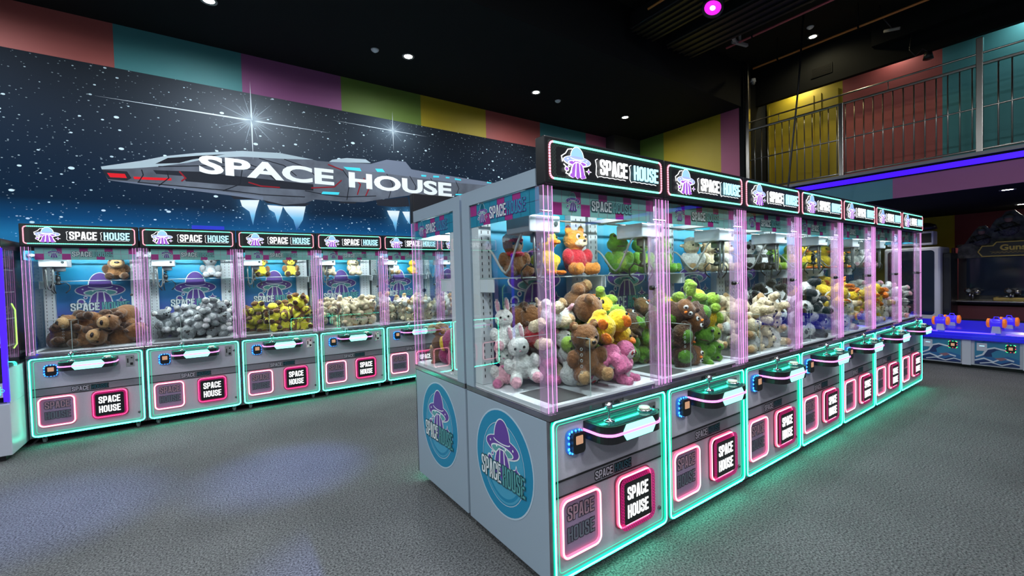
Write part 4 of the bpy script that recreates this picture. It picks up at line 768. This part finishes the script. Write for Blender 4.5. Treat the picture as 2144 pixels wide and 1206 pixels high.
# ---------------------------------------------------------------- claw machines
proto = claw_machine(); index_kids(proto)
def dress(m_, name, label, group):
    m_.name = name; return tag(m_, label, 'claw machine', group)
def side_set(m_, right, lower=True):
    """glass, banner and round decals on an outer side"""
    x, rz = (W_, PI/2) if right else (0, -PI/2); s = 1 if right else -1
    f = lambda u: u                                                   # art is drawn along the depth
    if right:
        b = B(); b.box(W_-.008, W_-.003, .062, .654, .870, 1.888, 0); obj('side_glass', b, g_pane, m_)
    b = B(); banner(b, -.31, .31, 1.764, 1.884, 0, 9, 3); bn = obj('side_banner', b, [m_btile, m_pink, M('tile_line_dark', (.02, .08, .16), .5)], m_, (x-s*.010 if right else x+.0095, .345, 0), (0, 0, rz))
    b = B(); emblem(b, -.18, 1.832, .10, -.003, list(range(7)), .0003); letters(b, 'SPACE', -.105, 1.790, .062, .155, -.003, 0, mo=1, o=.05); letters(b, 'HOUSE', .058, 1.790, .062, .155, -.003, 2, mo=1, o=.05)
    obj('lettering', b, [m_pw, m_pp, m_btile, m_pt, m_pp, m_pw, m_pw], bn)
    if not lower: return
    b = B(); b.prism(oval(0, 0, .268, .280, 48), -.001, 0, 4); b.flat(oval(0, 0, .259, .271, 48), -.0013, 5); b.flat(oval(0, -.005, .185, .205, 40), -.0016, 6)
    b.band(oval(0, -.005, .193, .213, 40), .004, -.0019, 4, True); b.band(oval(0, -.005, .165, .185, 30, 215, 325), .016, -.0019, 5, False)
    dc = obj('round_decal', b, [m_pw, m_pp, m_pt, m_pd, m_ring, m_disc, m_disc2], m_, (x+s*.0005, .375, .515), (0, 0, rz))
    b = B(); emblem(b, 0, .075, .30, -.0060, list(range(7)), .0005); obj('saucer_emblem', b, PRINT, dc)
    b = B(); letters(b, 'SPACE', -.205, -.115, .105, .195, -.0065, 0, mo=1, o=.07); letters(b, 'HOUSE', .005, -.115, .105, .195, -.0065, 2, mo=1, o=.07); obj('lettering', b, [m_pw, m_pd, m_pt], dc)
g_row = 'claw machines in the central row, front side'
NTH = ['nearest', 'second', 'third', 'fourth', 'fifth', 'sixth', 'farthest']
R_LAB = ['nearest claw machine of the central row, full of mixed pink, yellow and brown plush', 'second claw machine of the central row, piled with green frogs and brown owls', 'third claw machine of the central row, piled with cream lambs and puppies',
         'fourth claw machine of the central row, piled with black and white pandas', 'fifth claw machine of the central row, with yellow ducks and green turtles', 'sixth claw machine of the central row, piled with yellow ducks', 'farthest claw machine of the central row, holding pale plush']
L_LAB = ['claw machine under the mural filled with big brown capybaras, at the row\'s near end', 'claw machine under the mural filled with grey koalas', 'claw machine under the mural filled with yellow and brown monkeys', 'claw machine under the mural filled with cream puppies',
         'claw machine under the mural with cream and tan puppies, partly behind the central row', 'sixth claw machine under the mural, seen through the glass of the central row']
B_LAB = ['claw machine on the back side of the central row, showing a round decal', 'claw machine on the central row\'s back side, mostly hidden behind the nearest one']
rowR, rowL, rowB = [], [], []
for i in range(7):
    r = proto if i == 0 else tree_copy(proto, (0, 0, 0)); r.location = (XR+.85*i, YR, 0); tag(r, R_LAB[i], 'claw machine', g_row); rowR.append(r)
for i in range(6): r = tree_copy(proto, (XL+PL*i, YL, 0)); tag(r, L_LAB[i], 'claw machine', 'claw machines along the mural wall'); rowL.append(r)
OYB = YR+1.508
for i in range(2): r = tree_copy(proto, (XR+.85*(i+1)+.0, OYB, 0), rotz=PI); tag(r, B_LAB[i], 'claw machine', 'claw machines in the central row, back side'); rowB.append(r)
side_set(rowR[0], False); side_set(rowB[0], True); side_set(rowR[6], True, False); side_set(rowL[0], False); side_set(rowL[5], True, False)
for r in rowL:
    for c in r.children:
        if c.name.startswith('shelf') and not c.name.startswith('shelf_column'): c.location.z = .085
# ---------------------------------------------------------------- toys
HERO = [('capybara', .10, .55, 1.13, .95, 60, 80), ('red shirt bear', .16, .45, 1.13, 1, -20, 150), ('bunny', .10, .40, 1.0, 1, -30, 60), ('pink bunny', .10, .50, .94, .85, -40, 20), ('lamb', .20, .40, 1.0, 1, 30, -60), ('sloth', .22, .42, .91, .9, 60, 90),
        ('pink bunny', .376, .47, 1.16, 1.15, 0, 0), ('brown bear', .55, .50, 1.21, 1.3, 150, 0), ('duck', .653, .52, 1.19, 1, 20, 0), ('bunny', .528, .44, 1.12, .9, 0, 40), ('turtle', .675, .42, 1.13, 1, -30, -40), ('turtle', .485, .37, 1.08, .85, 20, 30), ('duck', .745, .34, 1.12, .95, -20, 20),
        ('duck', .73, .26, 1.06, 1.1, 10, 60), ('sloth', .60, .33, 1.04, 1, -30, -60), ('sloth', .63, .20, .95, 1.1, 30, 40), ('duck', .71, .17, 1.0, 1.05, 40, 10), ('sloth', .745, .09, .96, .95, 20, 0), ('brown bear', .50, .22, .97, 1.15, -15, 30), ('white cat', .379, .40, 1.03, .9, 20, 50),
        ('lamb', .40, .36, .95, .8, 20, 20), ('duck', .433, .52, 1.06, .9, 0, 90), ('frog', .72, .53, 1.06, .9, 40, 60), ('brown owl', .70, .45, .98, 1, 0, 50), ('frog', .60, .40, .95, .9, 10, 80), ('bunny', .09, .54, 1.12, .9, -30, 10), ('lamb', .28, .46, 1.14, .95, 20, 80), ('turtle', .66, .50, 1.2, .9, -10, 30), ('white cat', .20, .52, .97, .9, 10, 60), ('brown bear', .62, .52, 1.0, 1, 20, 50)]
def ypr(yaw, roll):
    y, r = math.radians(yaw), math.radians(roll); return (math.sin(r)*math.cos(y), math.sin(r)*math.sin(y), math.cos(r)), (math.sin(y), -math.cos(y), .15)
fill((XR, YR), False, [h[0] for h in HERO], [h[4] for h in HERO], 5, 'nearest central machine', init=[((h[1], h[2], h[3]), *ypr(h[5], h[6])) for h in HERO])
mix = lambda d: [k for k, n in d for _ in range(n)]
def at(i): return (XR+.85*i, YR)
fill(at(1), False, mix((('frog', 12), ('brown owl', 13), ('turtle', 4))), 1.0, 11, 'second central machine')
fill(at(2), False, mix((('lamb', 14), ('puppy', 13))), .95, 12, 'third central machine')
fill(at(3), False, mix((('panda', 27),)), 1.0, 13, 'fourth central machine', bare=1)
fill(at(4), False, mix((('turtle', 6), ('lamb', 8), ('duck', 13))), 1.0, 14, 'fifth central machine', bare=1)
fill(at(5), False, mix((('lamb', 7), ('duck', 20))), 1.0, 15, 'sixth central machine', bare=1)
fill(at(6), False, mix((('white cat', 13), ('bunny', 12))), 1.0, 16, 'farthest central machine', bare=1)
def al(i): return (XL+PL*i, YL)
fill(al(0), False, ['capybara']*8, 1.35, 21, 'capybara machine under the mural')
fill(al(1), False, ['koala']*17, 1.08, 22, 'koala machine under the mural')
fill(al(2), False, ['monkey']*25, .98, 23, 'monkey machine under the mural', bare=1)
fill(al(3), False, ['puppy']*24, 1.0, 24, 'puppy machine under the mural', bare=1)
fill(al(4), False, mix((('puppy', 14), ('lamb', 8))), 1.0, 25, 'fifth machine under the mural', bare=1)
fill(al(5), False, ['lamb']*18, 1.0, 26, 'sixth machine under the mural', bare=1)
fill((XR+.85, OYB), True, mix((('parrot', 8), ('brown bear', 6))), 1.05, 31, 'back-side claw machine at the near end')
fill((XR+1.70, OYB), True, mix((('koala', 10),)), 1.0, 32, 'second back-side claw machine', bare=2)
def sit(kind, M_, x, y, z, s, yaw, label, bare=False, group=None):
    q = Matrix.Rotation(math.radians(yaw), 3, 'Z').to_quaternion(); put_toy(kind, (M_[0]+x, M_[1]+y, z+.122*s), q, s, label, group, bare)
SH = 1.479
sit('cap bear', at(0), .18, .49, SH, .95, -10, 'brown bear plush in a red and white cap, sitting on the nearest machine\'s shelf')
sit('duck', at(0), .42, .49, SH, 1.1, 5, 'yellow duck plush sitting in the middle of the nearest machine\'s shelf')
sit('fox', at(0), .66, .50, SH, 1.15, 0, 'orange fox plush in a red shirt on the nearest machine\'s shelf')
for i, ks, lb in ((1, ('frog', 'frog', 'frog'), 'second'), (2, ('lamb', 'puppy', 'lamb'), 'third'), (3, ('panda', 'panda', 'turtle'), 'fourth'), (4, ('turtle', 'duck', 'duck'), 'fifth'), (5, ('duck', 'brown bear', 'duck'), 'sixth'), (6, ('white cat', 'bunny', 'white cat'), 'farthest')):
    for x, k, w_, ya in ((.19, ks[0], 'left', -20), (.43, ks[1], 'middle', 0), (.67, ks[2], 'right', 20)):
        sit(k, at(i), x, .49, SH, 1.05, ya, WORDS[k]+', '+w_+', shelf of the '+lb+' central machine', i > 2)
for i, ks in ((0, (('capybara', .60, 1.15),)), (1, (('koala', .60, 1.1),)), (2, (('monkey', .28, 1.0), ('monkey', .62, 1.05))), (3, (('puppy', .24, .9), ('puppy', .58, 1.0))), (4, (('lamb', .30, 1.0), ('duck', .62, .9))), (5, (('lamb', .5, 1.0),))):
    for x, (k, xx, s) in zip(('left', 'right'), ks):
        sit(k, al(i), xx, .49, SH+.085, s, 10, WORDS[k]+(', %s' % x if len(ks) > 1 else ' alone')+' on shelf, %s machine under the mural' % NTH[i].replace('nearest', 'first').replace('farthest', 'seventh'), i > 1)
for k in T:                                                           # the pattern toys themselves go
    for ch in KIDS[T[k].name]: bpy.data.objects.remove(ch)
for k in list(T): bpy.data.objects.remove(T[k])
# ---------------------------------------------------------------- games at the far right
m_tb = M('blue_lit_deck', (.02, .02, .6), .25, emit=.28, ecol=(.02, .01, 1)); m_bline = M('blue_tube', (.1, .1, 1), .4, emit=2.2, ecol=(.12, .06, 1))
m_gwhite = M('game_white', (.55, .57, .66), .35); m_gold = M('dull_gold', (.42, .30, .08), .35, .7); m_wine = M('wine_panel', (.10, .012, .018), .5)
m_tubg = M('cannon_blue', (.05, .03, .75), .3, emit=.5, ecol=(.06, .03, 1)); m_tor = M('cannon_orange', (.7, .18, .02), .35, emit=.35, ecol=(1, .2, .02))
t = thing('shooting_game_table', 'long white and blue game table with wave pictures and four toy cannons', 'arcade game', (8.9, 0, 0))
b = B(); b.box(.01, .9, -1.2, 2.6, .05, .415, 0, .01); b.box(.06, .85, -1.15, 2.55, 0, .05, 1)
for y0, y1 in ((1.335, 1.425), (.72, .85), (2.02, 2.1)): b.box(-.02, .01, y0, y1, .05, .415, 0)
obj('cabinet', b, [m_gwhite, m_black], t)
b = B(); b.box(-.06, .95, -1.25, 2.65, .415, .47, 0, .008)
v = [(-.04, .47), (.95, .50), (.95, .60), (.10, .545), (-.04, .50)]
for y0, y1 in ((-1.25, 2.65),):
    A = b._v([(x, y0, z) for x, z in v]); D2 = b._v([(x, y1, z) for x, z in v]); n = len(v); b.bm.faces.new(A); b.bm.faces.new(D2[::-1])
    for i in range(n): b.bm.faces.new((A[i], D2[i], D2[(i+1) % n], A[(i+1) % n]))
dk = obj('blue_deck', b, m_tb, t)
b = B()
for y0, y1 in ((1.10, 1.60), (1.68, 2.3), (.4, 1.0)): b.tube([(-.03, y0, .515), (-.03, y1, .515)], .009, 6)
obj('light_tube', b, m_bline, dk)
cols = [M('wave_sky', (.03, .20, .36), .5), M('wave_deep', (.01, .03, .13), .5), M('wave_mid', (.02, .12, .32), .5), M('wave_foam', (.60, .66, .74), .5), M('wave_wood', (.25, .12, .16), .5)]
for k, yc in enumerate((1.65, 1.09, .46)):
    b = B(); b.flat([(-.21, -.16), (.21, -.16), (.21, .16), (-.21, .16)], 0, 0)
    b.flat([(-.21, -.16), (.21, -.16), (.21, -.06), (.1, -.02), (0, -.06), (-.1, -.02), (-.21, -.05)], -.001, 2)
    b.flat([(-.21, -.16), (.21, -.16), (.21, -.12), (.12, -.09), (.03, -.13), (-.08, -.08), (-.21, -.12)], -.0015, 1)
    b.flat([(-.15, -.03), (-.10, .06), (-.02, .09), (.08, .07), (.0, .05), (-.05, .01), (-.04, -.04), (-.1, -.05)], -.0018, 1)
    b.band([(-.20, -.06), (-.13, -.02), (-.09, .06), (-.02, .085), (.08, .06)], .020, -.002, 3); b.band([(-.21, -.11), (-.12, -.07), (-.03, -.11), (.06, -.05), (.16, -.08)], .018, -.002, 3)
    b.band([(-.16, -.145), (-.05, -.12), (.05, -.15), (.14, -.11), (.21, -.13)], .013, -.002, 3); b.flat([(-.02, -.06), (.06, -.04), (.10, -.06), (.04, -.09)], -.0022, 4); b.band(oval(0, .1, .16, .10, 16, 20, 150), .004, -.002, 1)
    pn = obj('wave_picture', b, cols, t, (-.003, yc, .235), (0, 0, -PI/2))
    b = B(); b.prism(rr(.09, .17, .045, .135, .01), -.022, -.002, 0); cr2 = obj('card_reader', b, m_black, pn)
    b = B(); b.prism(rr(.112, .15, .07, .11, .004), -.0235, -.022, 0); obj('screen', b, m_screen, cr2)
    b = B()
    for q, (x, z) in enumerate(rr(.088, .172, .043, .137, .012, 2)+[(.172, .09), (.088, .09), (.13, .137), (.13, .043)]): b.ell((x, -.01, z), .0065, 0 if q % 3 else 1, 1)
    obj('light_ring', b, [M('green_ring_led', (.1, 1, .3), .4, emit=2.2, ecol=(.05, 1, .25)), M('red_ring_led', (1, .1, .1), .4, emit=2.2, ecol=(1, .05, .1))], cr2)
    b = B(); b.prism(rr(-.19, -.09, .03, .14, .004), -.004, -.002, 0); b.box(-.165, -.115, -.005, -.004, .095, .105, 1); obj('coin_plate', b, [m_gwhite, m_litb], pn)
for x, y, w_ in ((.06, 1.66, 0), (.40, 1.60, 1), (.06, 1.10, 2), (.40, 1.02, 3), (.06, .45, 4)):
    b = B(); b.prism([(-.05, .50), (.05, .50), (.035, .62), (-.035, .62)], -.04, .04, 0); cn = obj('cannon', b, m_gwhite, t, (x, y, 0), (0, 0, -PI/2))
    b = B(); b.lathe([(.001, -.06), (.055, -.06), (.060, -.03), (.060, .03), (.055, .06), (.001, .06)], (0, 0, .66), 'x', 18); b.tube([(-.03, 0, .71), (-.02, 0, .745), (.02, 0, .745), (.03, 0, .71)], .007, 6); obj('barrel', b, m_tubg, cn)
    for s in (-1, 1): b = B(); b.lathe([(.03, s*.06), (.062, s*.06), (.064, s*.085), (.04, s*.095), (.001, s*.095)], (0, 0, .66), 'x', 18); obj('end_cap', b, m_tor, cn)
# gun cabinet with cut-out topper
t = thing('gun_game_cabinet', 'dark two-player gun arcade cabinet with big screen and soldier topper', 'arcade game', (11.2, 0, 0)); YA, YB = 1.93, .15
b = B(); b.box(.12, 1.0, YB, YA, 0, .74, 0, .01); b.box(.35, 1.0, YB, YA, .74, 1.86, 1, .01); b.box(.10, .13, YB+.1, YA-.1, .3, .5, 1); obj('cabinet', b, [m_wine, m_black], t)
b = B(); b.box(.04, .36, YA-.03, YA+.01, .70, 1.80, 0, .01); b.box(.04, .36, YB-.01, YB+.03, .70, 1.80, 0, .01); obj('side_panel', b, m_wine, t)
b = B(); b.box(.33, .35, YB+.12, YA-.14, .92, 1.62, 0); obj('screen', b, M('dark_screen', (.012, .02, .04), .06), t)
b = B(); b.box(-.05, .40, YB-.02, YA-.05, .815, .84, 0, .006); sh = obj('control_deck', b, M('deck_trim', (.40, .38, .33), .25, .8), t)
b = B(); b.box(.02, .34, .85, 1.42, .84, .90, 0, .01); b.box(.05, .30, .9, 1.37, .90, .905, 1); b.lathe([(.001, .905), (.06, .905), (.05, .925), (.001, .93)], (.16, 1.28, 0), n=14, m=2); b.lathe([(.001, .905), (.06, .905), (.05, .925), (.001, .93)], (.16, 1.05, 0), n=14, m=2); obj('gold_console', b, [m_gold, m_black, m_chrome], t)
for y in (1.68, 1.20, .6):
    b = B(); b.tube([(.12, y, .84), (.12, y, .98)], .02, 8); b.tube([(-.10, y+.02, 1.02), (.15, y, 1.0), (.32, y-.02, 1.03)], [.03, .045, .025], 10); b.ell((.05, y+.05, 1.02), (.07, .05, .05)); b.ell((.16, y-.05, .98), (.06, .05, .05)); b.tube([(-.08, y, 1.0), (-.13, y, .92)], .018, 8); obj('mounted_gun', b, M('gun_metal', (.25, .25, .27), .25, .9), t)
b = B(); rn = random.Random(4); top = [(1.88, 1.60), (1.86, 1.80), (1.78, 1.86), (1.72, 1.97), (1.66, 2.08), (1.60, 2.16), (1.52, 2.17), (1.47, 2.10), (1.44, 2.18), (1.40, 2.26), (1.33, 2.30), (1.28, 2.38), (1.18, 2.40), (1.12, 2.32), (1.04, 2.24), (.95, 2.30), (.85, 2.25), (.75, 2.12), (.6, 2.16), (.45, 2.0), (.35, 1.85), (.30, 1.60)]
b.prism([(-y, z) for y, z in top], -.015, .015, 0); tp = obj('topper', b, M('topper_art', (.09, .085, .07), .5, noise=.9, nscale=11), t, (.12, 0, 0), (0, 0, -PI/2))
def soldier(y, z, s):                                                 # helmeted figure in the topper's relief
    b = B(); b.ell((-y, 0, z), (.055*s, .05, .065*s), 0); b.ell((-y, 0, z+.035*s), (.066*s, .055, .05*s), 1); b.ell((-y, 0, z-.17*s), (.13*s, .05, .13*s), 2); b.tube([(-y-.16*s, -.04, z-.20*s), (-y+.14*s, -.05, z-.12*s)], .016*s, 7, 3); b.tube([(-y-.12*s, -.02, z-.1*s), (-y-.05*s, -.05, z-.2*s), (-y+.03*s, -.05, z-.16*s)], .03*s, 7, 2)
    obj('soldier_figure', b, [M('figure_skin', (.45, .25, .16), .6), M('figure_helmet', (.13, .14, .10), .5), M('figure_vest', (.12, .11, .09), .6, noise=.6, nscale=40), m_black], tp, (0, -.02, 0))
soldier(1.25, 2.25, 1.0); soldier(1.57, 2.06, .9); soldier(.92, 2.14, .9)
b = B(); sg = [(-1.60, 1.70), (-1.55, 1.80), (-1.42, 1.80), (-1.38, 1.86), (-1.0, 1.86), (-.96, 1.80), (-.75, 1.80), (-.70, 1.70), (-.75, 1.62), (-1.55, 1.62)]
b.prism(sg, -.02, .02, 0); b.band(sg, .016, -.022, 1, True, .004); sn = obj('name_sign', b, [m_black, m_gold], tp, (0, -.07, 0))
wide('Guns', -1.34, 1.715, .30, .10, -.024, m_gold, sn); b = B(); b.band([(-1.44+i*.025, 1.672+(i % 2)*.012) for i in range(22)], .005, -.024, 0); b.band([(-1.46, 1.70), (-.86, 1.70)], .003, -.024, 0); obj('small_print', b, m_gold, sn)
# white cabinets behind the central row
t = thing('arcade_cabinet', 'white-framed arcade cabinet with a tall dark screen, just past the central row\'s far end', 'arcade game', (10.6, 0, 0))
b = B(); b.box(.02, .7, 1.97, 2.75, .02, 1.82, 0, .03); obj('body', b, m_gwhite, t)
b = B(); b.prism(rr(-2.70, -2.05, .60, 1.76, .05), -.0, .01, 0); obj('screen', b, M('dark_screen', (.012, .02, .04), .06), t, (.018, 0, 0), (0, 0, -PI/2))
b = B(); b.box(-2.72, -2.07, -.03, .25, 1.86, 2.11, 0, .02); b.prism(rr(-2.68, -2.10, 1.90, 2.07, .01), -.035, -.03, 1); b.lathe([(.001, 2.13), (.10, 2.13), (.16, 2.15), (.14, 2.22), (.05, 2.26), (.001, 2.26)], (-2.2, .10, 0), n=18, m=1); obj('topper', b, [m_gwhite, m_black], t, (.1, 0, 0), (0, 0, -PI/2))
t = thing('slim_cabinet', 'slim dark cabinet standing between the white-framed cabinet and the yellow wall', 'arcade game', (10.75, 0, 0)); b = B(); b.box(0, .5, 1.86, 1.965, 0, 1.70, 0, .01); obj('body', b, m_black, t); b = B(); b.box(-.006, .002, 1.88, 1.95, .70, 1.62, 0); obj('door', b, M('smoke_door', (.03, .03, .035), .1), t)
# prize cabinet at the left edge
t = thing('prize_cabinet', 'white prize vending machine with a blue light strip, at the left edge of the photo', 'vending machine', (-1.435, 5.58, 0))
b = B(); b.box(-.95, 0, 0, .76, .05, .50, 0, .006); b.box(-.9, -.05, .04, .7, 0, .05, 1); b.box(-.90, -.10, -.004, .002, .12, .42, 1); b.box(-.02, 0, .012, .76, .50, .80, 0); obj('base', b, [m_gwhite, m_black], t)
b = B(); b.box(-.95, -.03, .42, .76, .50, 1.86, 0); b.box(-.95, 0, -.02, .76, 1.84, 1.93, 0, .01); b.box(-.95, -.02, .03, .42, .66, .70, 0); obj('upper_case', b, m_black, t)
b = B(); b.box(-.006, 0, .02, .74, .80, 1.84, 0); b.box(-.90, -.03, .0, .005, .70, 1.84, 0); obj('glass', b, g_pane, t)
b = B(); b.box(-.032, .002, -.012, .012, .52, 1.845, 0); obj('blue_light_strip', b, M('blue_strip', (.05, .0, .9), .4, emit=1.7, ecol=(.04, .01, 1)), t)
b = B(); b.tube([(0, -.025, 1.85), (-.95, -.025, 1.93)], .006, 6); obj('pink_light_line', b, m_purp, t)
b = B()
for i in range(6):
    for j in range(3): b.band(oval(-.06-.045*i+(j % 2)*.022, .60+.028*j-.01, .014, .014, 6), .004, -.012, 0, True, .003)
b.box(-.4, -.035, -.008, .02, .56, .68, 1); obj('hexagon_panel', b, [M('teal_hexagon', (.1, .7, .6), .4, emit=.9, ecol=(.1, 1, .8)), m_gwhite], t)
for z in (.98, 1.22, 1.46, 1.66):
    b = B(); b.box(-.90, -.04, .08, .41, z, z+.008, 0); obj('shelf', b, g_edge, t)
    for k in range(4):
        b = B(); b.box(-.03, .03, -.03, .03, 0, .11, 0, .004); b.box(-.02, .02, -.032, -.03, .02, .09, 1)
        o = obj('prize_box', b, [M('box_%d' % (k % 3), ((.5, .1, .2), (.1, .3, .4), (.5, .4, .1))[k % 3], .5), m_gwhite]); o.location = (-1.435-.10-.12*k, 5.80, z+.0085)
        tag(o, 'small boxed prize on a glass shelf of the prize vending machine', 'prize box', 'boxed prizes in the prize vending machine')
b = B(); b.tube([(-.008, .20, .96), (-.008, .28, .99), (-.008, .28, 1.30), (-.008, .20, 1.36)], .005, 6); obj('lime_reflection', b, M('lime_reflection_glow', (.4, 1, .1), .4, emit=2, ecol=(.45, 1, .1)), t)  # yellow-green reflection in the side glass, put in as a glowing tube
